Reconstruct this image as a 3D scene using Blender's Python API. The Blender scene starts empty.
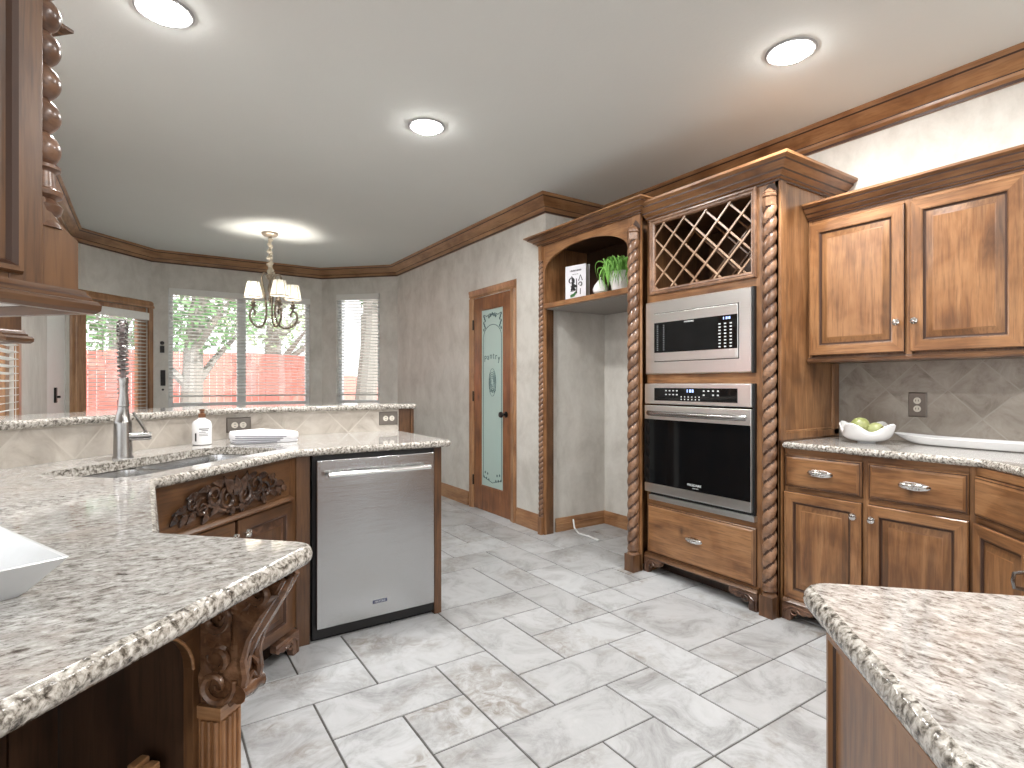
import bpy, math, random
from mathutils import Matrix, Vector
from mathutils.geometry import tessellate_polygon
sc = bpy.context.scene
COL = sc.collection
PI = math.pi
R2 = math.sqrt(2)
rng = random.Random(7)

# ------------------------------------------------------------------ camera, world, sun, exposure
F_PX, EYE = 553.6, 1.22
YAW = math.atan(367 / 553.6)
cam = bpy.data.objects.new('camera', bpy.data.cameras.new('camera'))
COL.objects.link(cam)
cam.data.sensor_width = 36.0
cam.data.lens = 36.0 * F_PX / 1024
cam.data.clip_start = 0.02
cam.location = (0, 0, EYE)
cam.rotation_euler = (PI / 2, 0, -YAW)
sc.camera = cam
sc.view_settings.view_transform = 'Standard'
sc.view_settings.look = 'None'
sc.view_settings.exposure = -0.05
sc.view_settings.gamma = 1.0
sc.view_settings.use_curve_mapping = False
world = bpy.data.worlds.new('world')
sc.world = world
world.use_nodes = True
wn = world.node_tree.nodes
wn['Background'].inputs[0].default_value = (0.95, 0.975, 1.0, 1)
wn['Background'].inputs[1].default_value = 2.7
sun = bpy.data.objects.new('sun', bpy.data.lights.new('sun', 'SUN'))
COL.objects.link(sun)
sun.data.energy = 8.0
sun.data.angle = 0.02
sun.data.color = (1.0, 0.98, 0.95)
sun.rotation_euler = (math.radians(42), 0, math.radians(32))
CAN_POWER, CHANDELIER_POWER = 31.0, 20.0
CEIL = 2.74
XW, XP = 3.37, 2.72          # right wall, pantry wall

# ------------------------------------------------------------------ materials
def srgb(r, g, b):
    f = lambda c: ((c / 255 + 0.055) / 1.055) ** 2.4 if c > 10 else c / 255 / 12.92
    return (f(r), f(g), f(b), 1)

class NT:
    def __init__(s, name):
        s.m = bpy.data.materials.new(name)
        s.m.use_nodes = True
        s.t = s.m.node_tree
        s.b = s.t.nodes['Principled BSDF']
        s.tc = s.t.nodes.new('ShaderNodeTexCoord')
    def n(s, typ, **kw):
        x = s.t.nodes.new(typ)
        for k, v in kw.items():
            setattr(x, k, v)
        return x
    def link(s, a, b):
        s.t.links.new(a, b)
    def map(s, scale=(1, 1, 1), rot=(0, 0, 0), src=None, loc=(0, 0, 0)):
        m = s.n('ShaderNodeMapping')
        m.inputs['Scale'].default_value = scale
        m.inputs['Rotation'].default_value = rot
        m.inputs['Location'].default_value = loc
        s.link(src or s.tc.outputs['Object'], m.inputs['Vector'])
        return m.outputs[0]
    def noise(s, vec, scale, detail=4, rough=0.55, dist=0.0):
        x = s.n('ShaderNodeTexNoise')
        x.inputs['Scale'].default_value = scale
        x.inputs['Detail'].default_value = detail
        x.inputs['Roughness'].default_value = rough
        x.inputs['Distortion'].default_value = dist
        s.link(vec, x.inputs['Vector'])
        return x.outputs['Fac']
    def ramp(s, fac, stops):
        x = s.n('ShaderNodeValToRGB')
        e = x.color_ramp.elements
        while len(e) > 1:
            e.remove(e[-1])
        e[0].position, e[0].color = stops[0]
        for p, c in stops[1:]:
            k = e.new(p)
            k.color = c
        s.link(fac, x.inputs['Fac'])
        return x.outputs['Color']
    def mix(s, fac, a, b, mode='MIX'):
        x = s.n('ShaderNodeMix', data_type='RGBA', blend_type=mode)
        for k, v in ((0, fac), (6, a), (7, b)):
            if hasattr(v, 'is_linked') or hasattr(v, 'links'):
                s.link(v, x.inputs[k])
            else:
                x.inputs[k].default_value = v
        return x.outputs[2]
    def math(s, op, a, b=None, c=None):
        x = s.n('ShaderNodeMath', operation=op)
        for k, v in enumerate((a, b, c)):
            if v is None:
                continue
            if hasattr(v, 'links'):
                s.link(v, x.inputs[k])
            else:
                x.inputs[k].default_value = v
        return x.outputs[0]
    def bump(s, h, strength=0.2, dist=0.01):
        x = s.n('ShaderNodeBump')
        x.inputs['Strength'].default_value = strength
        x.inputs['Distance'].default_value = dist
        s.link(h, x.inputs['Height'])
        s.link(x.outputs[0], s.b.inputs['Normal'])
    def col(s, c):
        if hasattr(c, 'links'):
            s.link(c, s.b.inputs['Base Color'])
        else:
            s.b.inputs['Base Color'].default_value = c
    def set(s, **kw):
        for k, v in kw.items():
            s.b.inputs[k.replace('_', ' ').title() if k not in ('IOR',) else k].default_value = v
        return s

def plain(name, c, rough=0.5, metal=0.0, emit=None, es=0.0, trans=0.0):
    t = NT(name)
    n1 = t.noise(t.map((1, 1, 1)), 30, 2)
    t.col(t.mix(n1, tuple(x * 0.94 for x in c[:3]) + (1,), tuple(min(1, x * 1.05) for x in c[:3]) + (1,)))
    t.set(roughness=rough, metallic=metal)
    if emit:
        t.b.inputs['Emission Color'].default_value = emit
        t.b.inputs['Emission Strength'].default_value = es
    if trans:
        t.b.inputs['Transmission Weight'].default_value = trans
    return t.m

def wood(name, dark, mid, light, grain=(9, 9, 1.1), rough=0.33, knots=True):
    t = NT(name)
    oi = t.n('ShaderNodeObjectInfo')
    off = t.n('ShaderNodeVectorMath', operation='ADD')
    sc_ = t.n('ShaderNodeVectorMath', operation='SCALE')
    sc_.inputs[0].default_value = (3.1, 5.7, 4.3)
    t.link(oi.outputs['Random'], sc_.inputs['Scale'])
    t.link(t.tc.outputs['Object'], off.inputs[0])
    t.link(sc_.outputs[0], off.inputs[1])
    v = off.outputs[0]
    n1 = t.noise(t.map(grain, src=v), 2.2, 5, 0.6, 0.6)
    n2 = t.noise(t.map(tuple(g * 4 for g in grain[:2]) + (grain[2] * 2,) if grain[2] < 3 else (grain[0] * 2, grain[1] * 2, grain[2] * 4), src=v), 3.5, 3, 0.6)
    n3 = t.noise(t.map((1.6, 1.6, 1.6), src=v), 2.4, 3, 0.5, 0.5)
    c = t.ramp(n1, [(0.25, dark), (0.5, mid), (0.72, light)])
    c = t.mix(t.ramp(n3, [(0.42, (0, 0, 0, 1)), (0.7, (0.65, 0.65, 0.65, 1))]), c, light)
    c = t.mix(t.ramp(n3, [(0.26, (0.55, 0.55, 0.55, 1)), (0.44, (0, 0, 0, 1))]), c, dark)
    c = t.mix(t.ramp(n2, [(0.48, (0, 0, 0, 1)), (0.68, (0.45, 0.45, 0.45, 1))]), c, dark)
    if knots:
        vo = t.n('ShaderNodeTexVoronoi')
        vo.inputs['Scale'].default_value = 2.3
        t.link(t.map((2.2, 2.2, 1.1), src=v), vo.inputs['Vector'])
        c = t.mix(t.ramp(vo.outputs['Distance'], [(0.0, (0.8, 0.8, 0.8, 1)), (0.07, (0.28, 0.28, 0.28, 1)), (0.15, (0, 0, 0, 1))]), c, tuple(x * 0.35 for x in dark[:3]) + (1,))
    t.col(c)
    t.set(roughness=rough)
    t.b.inputs['Coat Weight'].default_value = 0.25
    t.b.inputs['Coat Roughness'].default_value = 0.25
    t.bump(n2, 0.06, 0.004)
    return t.m

WD, WM, WL = srgb(80, 52, 33), srgb(134, 92, 57), srgb(168, 125, 86)
WV = wood('alder_vertical', WD, WM, WL)
WH = wood('alder_horizontal', WD, WM, WL, grain=(1.1, 1.1, 9))
TV = wood('trim_wood_vertical', srgb(110, 74, 47), srgb(152, 109, 72), srgb(182, 140, 101), knots=False)
TH = wood('trim_wood_horizontal', srgb(110, 74, 47), srgb(152, 109, 72), srgb(182, 140, 101), grain=(1.1, 1.1, 9), knots=False)
DV = wood('walnut_stain_vertical', srgb(48, 31, 20), srgb(86, 57, 35), srgb(116, 82, 53), knots=False)
DH = wood('walnut_stain_horizontal', srgb(48, 31, 20), srgb(86, 57, 35), srgb(116, 82, 53), grain=(1.1, 1.1, 9), knots=False)
CARVE = wood('carved_wood', srgb(40, 27, 21), srgb(82, 56, 42), srgb(138, 104, 82), grain=(6, 6, 6), rough=0.28, knots=False)
ROPE = wood('rope_wood', srgb(74, 52, 39), srgb(120, 88, 66), srgb(160, 124, 97), grain=(5, 5, 5), rough=0.3, knots=False)
PDOOR = wood('pantry_door_wood', srgb(92, 54, 28), srgb(132, 82, 46), srgb(154, 102, 62))
GLAZE = plain('brown_glaze', srgb(64, 40, 26), 0.45)
INSIDE = wood('cabinet_interior', srgb(34, 22, 17), srgb(52, 34, 25), srgb(70, 48, 34), knots=False)  # shade of the open interiors is put into this darker colour

def granite(name, stretch):
    t = NT(name)
    v = t.tc.outputs['Object']
    vs = t.map(stretch)
    a = t.noise(vs, 52, 7, 0.7, 0.45)
    b = t.noise(vs, 110, 4, 0.65, 0.3)
    d = t.noise(v, 7, 4, 0.6, 0.4)
    e = t.noise(vs, 20, 5, 0.65, 0.6)
    c = t.ramp(a, [(0.31, srgb(72, 67, 63)), (0.40, srgb(128, 123, 118)), (0.46, srgb(166, 163, 159)), (0.55, srgb(184, 182, 178)), (0.68, srgb(214, 213, 210))])
    c = t.mix(t.ramp(b, [(0.55, (0, 0, 0, 1)), (0.66, (0.8, 0.8, 0.8, 1))]), c, srgb(98, 91, 86))
    c = t.mix(t.ramp(e, [(0.53, (0, 0, 0, 1)), (0.68, (0.55, 0.55, 0.55, 1))]), c, srgb(134, 126, 120))
    c = t.mix(t.ramp(d, [(0.52, (0, 0, 0, 1)), (0.72, (0.5, 0.5, 0.5, 1))]), c, srgb(172, 161, 152))
    t.col(c)
    t.set(roughness=0.06)
    t.b.inputs['Specular IOR Level'].default_value = 0.95
    return t.m
GRANITE = granite('granite', (0.9, 1.6, 1.3))
GRANITE_LONG = granite('granite_lengthwise', (1.6, 0.9, 1.3))
def granite_edge():
    t = NT('granite_rough_edge')
    v = t.tc.outputs['Object']
    a = t.noise(v, 95, 5, 0.65, 0.4)
    c = t.ramp(a, [(0.32, srgb(50, 46, 42)), (0.41, srgb(106, 100, 92)), (0.50, srgb(166, 160, 151)), (0.64, srgb(214, 210, 203))])
    t.col(c)
    t.set(roughness=0.16)
    t.bump(t.noise(v, 60, 3), 0.35, 0.006)
    return t.m
GEDGE = granite_edge()

def walls(name, c1, c2, c3, scale=1.7):
    t = NT(name)
    a = t.noise(t.map((1, 1, 0.8)), scale * 1.9, 8, 0.7, 0.35)
    b = t.noise(t.map((2.2, 2.2, 0.9)), 4.5, 6, 0.7, 0.3)
    c = t.ramp(a, [(0.3, c1), (0.52, c2), (0.75, c3)])
    c = t.mix(t.ramp(b, [(0.48, (0, 0, 0, 1)), (0.8, (0.5, 0.5, 0.5, 1))]), c, c1)
    t.col(c)
    t.set(roughness=0.6)
    t.bump(b, 0.08, 0.01)
    return t.m
WALL = walls('faux_plaster', srgb(188, 184, 176), srgb(210, 207, 200), srgb(224, 222, 216))
def ceiling_mat():
    t = NT('ceiling_paint')
    t.col(t.mix(t.noise(t.map(), 1.2, 3), srgb(217, 219, 216), srgb(225, 227, 224)))
    t.set(roughness=0.85)
    t.bump(t.noise(t.map(), 60, 4), 0.12, 0.006)
    return t.m
CEILM = ceiling_mat()

def floor_tile():
    t = NT('stone_floor_tile')
    at = t.n('ShaderNodeAttribute', attribute_name='tile')
    off = t.n('ShaderNodeVectorMath', operation='MULTIPLY_ADD')
    t.link(at.outputs['Color'], off.inputs[0])
    off.inputs[1].default_value = (23, 31, 17)
    t.link(t.tc.outputs['Object'], off.inputs[2])
    v = off.outputs[0]
    a = t.noise(v, 4.2, 9, 0.74, 0.9)
    b = t.noise(v, 2.2, 4, 0.6, 0.8)
    s = t.noise(v, 14, 6, 0.7, 1.4)
    c = t.ramp(a, [(0.28, srgb(122, 121, 120)), (0.40, srgb(158, 159, 160)), (0.52, srgb(182, 184, 186)), (0.75, srgb(196, 198, 200))])
    st = t.math('MULTIPLY', t.ramp(b, [(0.52, (0, 0, 0, 1)), (0.68, (1, 1, 1, 1))]), t.ramp(s, [(0.4, (0, 0, 0, 1)), (0.62, (0.85, 0.85, 0.85, 1))]))
    c = t.mix(st, c, srgb(122, 112, 100))
    sep = t.n('ShaderNodeSeparateColor')
    t.link(at.outputs['Color'], sep.inputs[0])
    tone = t.ramp(sep.outputs[0], [(0, srgb(236, 235, 234)), (1, srgb(255, 255, 255))])
    c = t.mix(1.0, c, tone, 'MULTIPLY')
    t.col(c)
    t.set(roughness=0.34)
    t.bump(a, 0.1, 0.006)
    return t.m
FLOORM = floor_tile()
GROUT = plain('grout', srgb(78, 76, 73), 0.9)

def splash_tile(size=0.197, po=0.0, qo=0.0, lift=0):
    t = NT('travertine_splash')
    x = t.n('ShaderNodeSeparateXYZ')
    t.link(t.tc.outputs['Object'], x.inputs[0])
    k = 1 / size / R2
    p = t.math('ADD', t.math('MULTIPLY', t.math('ADD', x.outputs[0], x.outputs[2]), k), po)
    q = t.math('ADD', t.math('MULTIPLY', t.math('SUBTRACT', x.outputs[0], x.outputs[2]), k), qo)
    fp, fq = t.math('FRACT', p), t.math('FRACT', q)
    d = lambda f: t.math('ABSOLUTE', t.math('SUBTRACT', f, 0.5))
    line = t.math('GREATER_THAN', t.math('MAXIMUM', d(fp), d(fq)), 0.485)
    cell = t.n('ShaderNodeCombineXYZ')
    t.link(t.math('FLOOR', p), cell.inputs[0])
    t.link(t.math('FLOOR', q), cell.inputs[1])
    wn_ = t.n('ShaderNodeTexWhiteNoise')
    t.link(cell.outputs[0], wn_.inputs['Vector'])
    off = t.n('ShaderNodeVectorMath', operation='MULTIPLY_ADD')
    t.link(wn_.outputs['Color'], off.inputs[0])
    off.inputs[1].default_value = (9, 9, 9)
    t.link(t.tc.outputs['Object'], off.inputs[2])
    a = t.noise(off.outputs[0], 7, 7, 0.68, 1.0)
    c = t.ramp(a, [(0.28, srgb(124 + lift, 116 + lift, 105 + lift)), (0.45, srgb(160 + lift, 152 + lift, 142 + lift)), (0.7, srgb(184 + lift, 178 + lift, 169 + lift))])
    c = t.mix(t.ramp(wn_.outputs['Value'], [(0, (0, 0, 0, 1)), (1, (0.3, 0.3, 0.3, 1))]), c, srgb(160, 148, 134))
    t.col(t.mix(line, c, srgb(172 + lift, 165 + lift, 155 + lift)))
    t.set(roughness=0.42)
    t.bump(t.math('SUBTRACT', 1.0, line), 0.3, 0.004)
    return t.m
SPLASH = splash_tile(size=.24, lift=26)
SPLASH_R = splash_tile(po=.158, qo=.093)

def steel(name='brushed_steel', c=(0.84, 0.86, 0.85, 1), rough=0.3, stretch=(1, 60, 60), brush=.03):
    t = NT(name)
    a = t.noise(t.map(stretch), 8, 3)
    t.col(t.mix(a, tuple(x * 0.9 for x in c[:3]) + (1,), c))
    t.set(metallic=1.0, roughness=rough)
    t.b.inputs['Anisotropic'].default_value = 0.5
    t.bump(a, brush, 0.001)
    return t.m
STEEL = steel()
DWSTEEL = steel('dark_brushed_steel', (0.50, 0.505, 0.51, 1), 0.17, (.5, .5, 420), .25)
CHROME = steel('polished_nickel', (0.78, 0.77, 0.75, 1), 0.12)
NICKEL = steel('brushed_nickel', (0.34, 0.33, 0.32, 1), 0.27)
SINKM = steel('sink_steel', (0.6, 0.6, 0.6, 1), 0.2)
BLACKGLASS = plain('black_glass', srgb(12, 14, 16), 0.05)
BLACK = plain('black_plastic', srgb(18, 18, 19), 0.4)
BLACKM = plain('black_iron', srgb(30, 28, 27), 0.35, 0.6)
WHITE = plain('white_paint', srgb(226, 228, 226), 0.4)
PORC = plain('white_porcelain', srgb(232, 232, 232), 0.12)
VINYL = plain('white_vinyl', srgb(222, 224, 224), 0.45)
SLAT = plain('white_slat', srgb(226, 226, 222), 0.5)
MARK = plain('white_print', srgb(210, 214, 214), 0.5)
DARKPRINT = plain('dark_print', srgb(46, 46, 48), 0.6)
TOWELM = plain('white_cotton', srgb(236, 236, 240), 0.95)
LEAFG = plain('grass_green', srgb(118, 172, 78), 0.5)
PEWTER = plain('pewter_plate', srgb(124, 117, 110), 0.38, 0.6)
IVORY = plain('ivory_plastic', srgb(226, 220, 208), 0.4)
FENCEM = plain('red_fence_stain', srgb(222, 132, 120), 0.85)
BARK = plain('grey_bark', srgb(136, 131, 124), 0.9)
TREELEAF = plain('tree_leaf', srgb(112, 152, 100), 0.6)
TREELEAF2 = plain('pale_leaf', srgb(160, 186, 140), 0.6)
LAWN = plain('bounce_ground', srgb(206, 202, 196), 0.95)  # pale ground colour chosen to bounce neutral light onto the ceiling
GLOW = plain('lamp_glow', (1, 1, 1, 1), 0.5, emit=(1.0, 0.98, 0.95, 1), es=90)
def shade_mat():
    m = bpy.data.materials.new('white_fabric_shade')
    m.use_nodes = True
    t = m.node_tree
    p = t.nodes['Principled BSDF']
    p.inputs['Base Color'].default_value = srgb(240, 238, 232)
    p.inputs['Roughness'].default_value = .8
    tl = t.nodes.new('ShaderNodeBsdfTranslucent'); tl.inputs[0].default_value = (.95, .94, .9, 1)
    mx = t.nodes.new('ShaderNodeMixShader'); mx.inputs[0].default_value = .65
    t.links.new(p.outputs[0], mx.inputs[1]); t.links.new(tl.outputs[0], mx.inputs[2])
    t.links.new(mx.outputs[0], t.nodes['Material Output'].inputs[0])
    return m
SHADE = shade_mat()
BLUELED = plain('blue_display', srgb(120, 150, 230), 0.5, emit=(0.55, 0.7, 1.0, 1), es=1.2)
BRONZE = plain('bronze_iron', srgb(142, 130, 116), 0.35, 0.5)
FROST = None
def frosted():
    t = NT('frosted_glass')
    t.col(t.mix(t.noise(t.map((1, 1, .5)), 3, 3), srgb(168, 192, 186), srgb(186, 206, 200)))
    t.set(roughness=0.5)
    return t.m
FROST = frosted()
def clear_glass():
    m = bpy.data.materials.new('window_glass')
    m.use_nodes = True
    t = m.node_tree
    t.nodes.clear()
    o = t.nodes.new('ShaderNodeOutputMaterial')
    mx = t.nodes.new('ShaderNodeMixShader')
    tr = t.nodes.new('ShaderNodeBsdfTransparent')
    gl = t.nodes.new('ShaderNodeBsdfGlossy')
    gl.inputs['Roughness'].default_value = 0.02
    mx.inputs[0].default_value = 0.06
    t.links.new(tr.outputs[0], mx.inputs[1])
    t.links.new(gl.outputs[0], mx.inputs[2])
    t.links.new(mx.outputs[0], o.inputs[0])
    return m
GLASS = clear_glass()

# ------------------------------------------------------------------ mesh builder
def poly_offset(pts, d, closed):
    """offset a polyline to its right side by d (mitred)"""
    n = len(pts)
    out = []
    for i in range(n):
        p = Vector(pts[i])
        ns = []
        if closed or i > 0:
            a = p - Vector(pts[i - 1]); a.normalize(); ns.append(Vector((a.y, -a.x)))
        if closed or i < n - 1:
            b = Vector(pts[(i + 1) % n]) - p; b.normalize(); ns.append(Vector((b.y, -b.x)))
        if len(ns) == 2:
            m = ns[0] + ns[1]
            q = 1 + ns[0].dot(ns[1])
            out.append(p + m * (d / max(q, 0.2)))
        else:
            out.append(p + ns[0] * d)
    return [(v.x, v.y) for v in out]

def round_corners(pts, radii, seg=6):
    out = []
    n = len(pts)
    for i, p in enumerate(pts):
        r = radii.get(i, 0) if isinstance(radii, dict) else radii
        if r <= 0:
            out.append(tuple(p)); continue
        p = Vector(p); a = Vector(pts[i - 1]) - p; b = Vector(pts[(i + 1) % n]) - p
        a.normalize(); b.normalize()
        h = math.acos(max(-1, min(1, a.dot(b)))) / 2
        d = r / math.tan(h)
        c = p + (a + b).normalized() * (r / math.sin(h))
        s, e = p + a * d - c, p + b * d - c
        a0 = math.atan2(s.y, s.x); a1 = math.atan2(e.y, e.x)
        da = (a1 - a0 + PI) % (2 * PI) - PI
        for k in range(seg + 1):
            t = a0 + da * k / seg
            out.append((c.x + r * math.cos(t), c.y + r * math.sin(t)))
    return out

class MB:
    def __init__(s):
        s.v, s.f, s.m = [], [], []
        s.xf = Matrix()
    def add(s, vs, fs, m=0):
        o = len(s.v)
        s.v += [tuple(s.xf @ Vector(p)) for p in vs]
        for i, f in enumerate(fs):
            s.f.append(tuple(o + k for k in f))
            s.m.append(m[i] if isinstance(m, list) else m)
        return s
    def box(s, x0, x1, y0, y1, z0, z1, m=0):
        vs = [(x, y, z) for z in (z0, z1) for y in (y0, y1) for x in (x0, x1)]
        return s.add(vs, [(0, 2, 3, 1), (4, 5, 7, 6), (0, 1, 5, 4), (2, 6, 7, 3), (0, 4, 6, 2), (1, 3, 7, 5)], m)
    def prism(s, pts, z0, z1, m=0, axis='z'):
        """CCW polygon pts in (a,b) extruded along axis"""
        n = len(pts)
        if axis == 'z':
            mk = lambda p, h: (p[0], p[1], h)
        elif axis == 'y':        # pts are (x,z)
            mk = lambda p, h: (p[0], h, p[1])
        else:                    # pts are (y,z)
            mk = lambda p, h: (h, p[0], p[1])
        vs = [mk(p, z0) for p in pts] + [mk(p, z1) for p in pts]
        fs = [(i, (i + 1) % n, n + (i + 1) % n, n + i) for i in range(n)]
        tri = tessellate_polygon([[Vector((p[0], p[1], 0)) for p in pts]])
        fs += [tuple(t) for t in tri] + [tuple(n + k for k in reversed(t)) for t in tri]
        return s.add(vs, fs, m)
    def grid(s, rows, cu=False, cv=False, m=0, cap=False):
        nr, nc = len(rows), len(rows[0])
        vs = [p for r in rows for p in r]
        fs = []
        for i in range(nr - (0 if cv else 1)):
            for j in range(nc - (0 if cu else 1)):
                a, b = i * nc + j, i * nc + (j + 1) % nc
                c, d = ((i + 1) % nr) * nc + (j + 1) % nc, ((i + 1) % nr) * nc + j
                fs.append((a, b, c, d))
        if cap:
            fs.append(tuple(reversed(range(nc))))
            fs.append(tuple((nr - 1) * nc + j for j in range(nc)))
        return s.add(vs, fs, m)
    def lathe(s, prof, c=(0, 0, 0), seg=24, m=0, mat=None):
        rows = []
        for r, z in prof:
            row = []
            for k in range(seg):
                a = 2 * PI * k / seg
                p = Vector((max(r, 1e-4) * math.cos(a), max(r, 1e-4) * math.sin(a), z))
                if mat is not None:
                    p = mat @ p
                row.append((p.x + c[0], p.y + c[1], p.z + c[2]))
            rows.append(row)
        return s.grid(rows, cu=True, m=m, cap=True)
    def tube(s, path, r, seg=8, m=0, closed=False, flat=1.0):
        P = [Vector(p) for p in path]
        n = len(P)
        rr = r if isinstance(r, (list, tuple)) else [r] * n
        rows = []
        up = None
        for i in range(n):
            t = (P[(i + 1) % n] - P[i - 1]) if (closed or 0 < i < n - 1) else (P[1] - P[0] if i == 0 else P[-1] - P[-2])
            if t.length < 1e-9:
                t = Vector((0, 0, 1))
            t.normalize()
            if up is None:
                up = Vector((0, 0, 1)) if abs(t.z) < 0.9 else Vector((1, 0, 0))
            a = (up - t * up.dot(t))
            if a.length < 1e-6:
                a = t.orthogonal()
            a.normalize()
            up = a
            b = t.cross(a)
            rows.append([tuple(P[i] + (a * math.cos(2 * PI * k / seg) + b * math.sin(2 * PI * k / seg) * flat) * rr[i]) for k in range(seg)])
        return s.grid(rows, cu=True, cv=closed, m=m, cap=not closed)
    def sweep(s, path, prof, z0=0.0, closed=False, m=0, cap=True, dark=()):
        """profile of (offset to the right of the path, height); closed profile loop"""
        rows = []
        offs = {}
        for d, h in prof:
            if d not in offs:
                offs[d] = poly_offset(path, d, closed)
        n = len(path)
        for i in range(n):
            rows.append([(offs[d][i][0], offs[d][i][1], z0 + h) for d, h in prof])
        f0 = len(s.f)
        s.grid(rows, cu=True, cv=closed, m=m)
        for q in range(f0, len(s.f)):
            if (q - f0) % len(prof) in dark:
                s.m[q] = m + 1
        if not closed and cap:
            k = len(prof)
            o = len(s.v) - n * k
            pv = [Vector((d, h, 0)) for d, h in prof]
            for t in tessellate_polygon([pv]):
                s.f.append(tuple(o + q for q in t)); s.m.append(m)
                s.f.append(tuple(o + (n - 1) * k + q for q in reversed(t))); s.m.append(m)
        return s
    def rings(s, x0, x1, z0, z1, rings, mats, center):
        """nested rectangles facing -y; rings of (inset, y); mats[i] = (side, top/bottom) between ring i and i+1"""
        for i in range(len(rings) - 1):
            (a, ya), (b, yb) = rings[i], rings[i + 1]
            vs = [(x0 + a, ya, z0 + a), (x1 - a, ya, z0 + a), (x1 - a, ya, z1 - a), (x0 + a, ya, z1 - a),
                  (x0 + b, yb, z0 + b), (x1 - b, yb, z0 + b), (x1 - b, yb, z1 - b), (x0 + b, yb, z1 - b)]
            sd, tb = mats[i]
            s.add(vs, [(0, 1, 5, 4), (1, 2, 6, 5), (2, 3, 7, 6), (3, 0, 4, 7)], [tb, sd, tb, sd])
        a, ya = rings[-1]
        s.add([(x0 + a, ya, z0 + a), (x1 - a, ya, z0 + a), (x1 - a, ya, z1 - a), (x0 + a, ya, z1 - a)], [(0, 1, 2, 3)], center)
        a, ya = rings[0]
        s.add([(x0 + a, ya, z0 + a), (x1 - a, ya, z0 + a), (x1 - a, ya, z1 - a), (x0 + a, ya, z1 - a)], [(3, 2, 1, 0)], center)
        return s
    def ellipsoid(s, c, r, m=0, seg=12, rot=None):
        rows = []
        for i in range(1, 8):
            t = PI * i / 8
            row = []
            for k in range(seg):
                a = 2 * PI * k / seg
                p = Vector((r[0] * math.sin(t) * math.cos(a), r[1] * math.sin(t) * math.sin(a), -r[2] * math.cos(t)))
                if rot is not None:
                    p = rot @ p
                row.append((p.x + c[0], p.y + c[1], p.z + c[2]))
            rows.append(row)
        return s.grid(rows, cu=True, m=m, cap=True)
    def build(s, name, mats, parent=None, bevel=0.0, angle=35, label=None, kind=None):
        me = bpy.data.meshes.new(name)
        me.from_pydata(s.v, [], s.f)
        for x in (mats if isinstance(mats, (list, tuple)) else [mats]):
            me.materials.append(x)
        me.polygons.foreach_set('material_index', s.m)
        me.polygons.foreach_set('use_smooth', [True] * len(me.polygons))
        me.validate()
        me.update()
        me.set_sharp_from_angle(angle=math.radians(angle))
        o = bpy.data.objects.new(name, me)
        COL.objects.link(o)
        if parent:
            o.parent = parent
        if bevel:
            b = o.modifiers.new('bevel', 'BEVEL')
            b.width = bevel; b.segments = 2; b.limit_method = 'ANGLE'; b.angle_limit = math.radians(50)
            b.harden_normals = True
        if label:
            o['label'] = label
        if kind:
            o['kind'] = kind
        return o

def tag(o, label, cat, group=None):
    o['label'] = label; o['category'] = cat
    if group:
        o['group'] = group
    return o
def root(name, loc, rot, label, cat, group=None):
    o = bpy.data.objects.new(name, None)
    o.empty_display_size = 0.1
    COL.objects.link(o)
    o.location = loc
    o.rotation_euler = (0, 0, math.radians(rot))
    return tag(o, label, cat, group)
def place(o, loc, rot=0):
    o.location = loc; o.rotation_euler = (0, 0, math.radians(rot)); return o
def copy_tree(o, parent=None):
    c = o.copy(); COL.objects.link(c)
    if parent:
        c.parent = parent
    for ch in list(o.children):
        copy_tree(ch, c)
    return c
def structure(o):
    o['kind'] = 'structure'; return o
def text_mesh(name, body, size, mat, parent, loc, rot, depth=0.0008, spacing=1.0):
    cu = bpy.data.curves.new(name, 'FONT')
    cu.body = body; cu.size = size; cu.extrude = depth; cu.align_x = 'CENTER'; cu.align_y = 'CENTER'; cu.space_character = spacing
    t = bpy.data.objects.new(name, cu)
    COL.objects.link(t)
    dg = bpy.context.evaluated_depsgraph_get()
    me = bpy.data.meshes.new_from_object(t.evaluated_get(dg))
    bpy.data.objects.remove(t)
    me.materials.clear(); me.materials.append(mat)
    o = bpy.data.objects.new(name, me)
    COL.objects.link(o)
    o.parent = parent; o.location = loc; o.rotation_euler = rot
    return o
def pieces(name, boxes, mat, parent):
    for q in boxes:
        MB().box(*q).build(name, mat, parent)
FACING = (PI / 2, 0, 0)      # text that faces local -y

# ---- joinery helpers (cabinet frames: local x to the right, -y towards the viewer)
def panel_door(x0, x1, z0, z1, yf=-0.02, rail=0.056, th=0.02):
    g = 2
    r = [(0, yf + th), (0, yf + .004), (.004, yf), (rail - .012, yf), (rail - .007, yf + .002), (rail - .002, yf + .009), (rail + .004, yf + .010),
         (rail + .009, yf + .0085), (rail + .030, yf + .0025), (rail + .034, yf + .001)]
    mt = [(g, g), (0, 1), (0, 1), (3, 3), (g, g), (g, g), (3, 3), (3, 3), (0, 1)]
    return MB().rings(x0, x1, z0, z1, r, mt, 0)
def drawer_front(x0, x1, z0, z1, yf=-0.02, th=0.02):
    r = [(0, yf + th), (0, yf + .010), (.005, yf + .006), (.009, yf + .006), (.012, yf + .0045), (.018, yf), (.02, yf)]
    return MB().rings(x0, x1, z0, z1, r, [(2, 2), (3, 3), (2, 2), (3, 3), (0, 1), (0, 1)], 1)
BEVEL = wood('bevel_stain', srgb(66, 44, 28), srgb(116, 79, 48), srgb(150, 109, 72), knots=False)
W3 = [WV, WH, GLAZE, BEVEL]
D3 = [DV, DH, GLAZE, CARVE]
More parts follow.
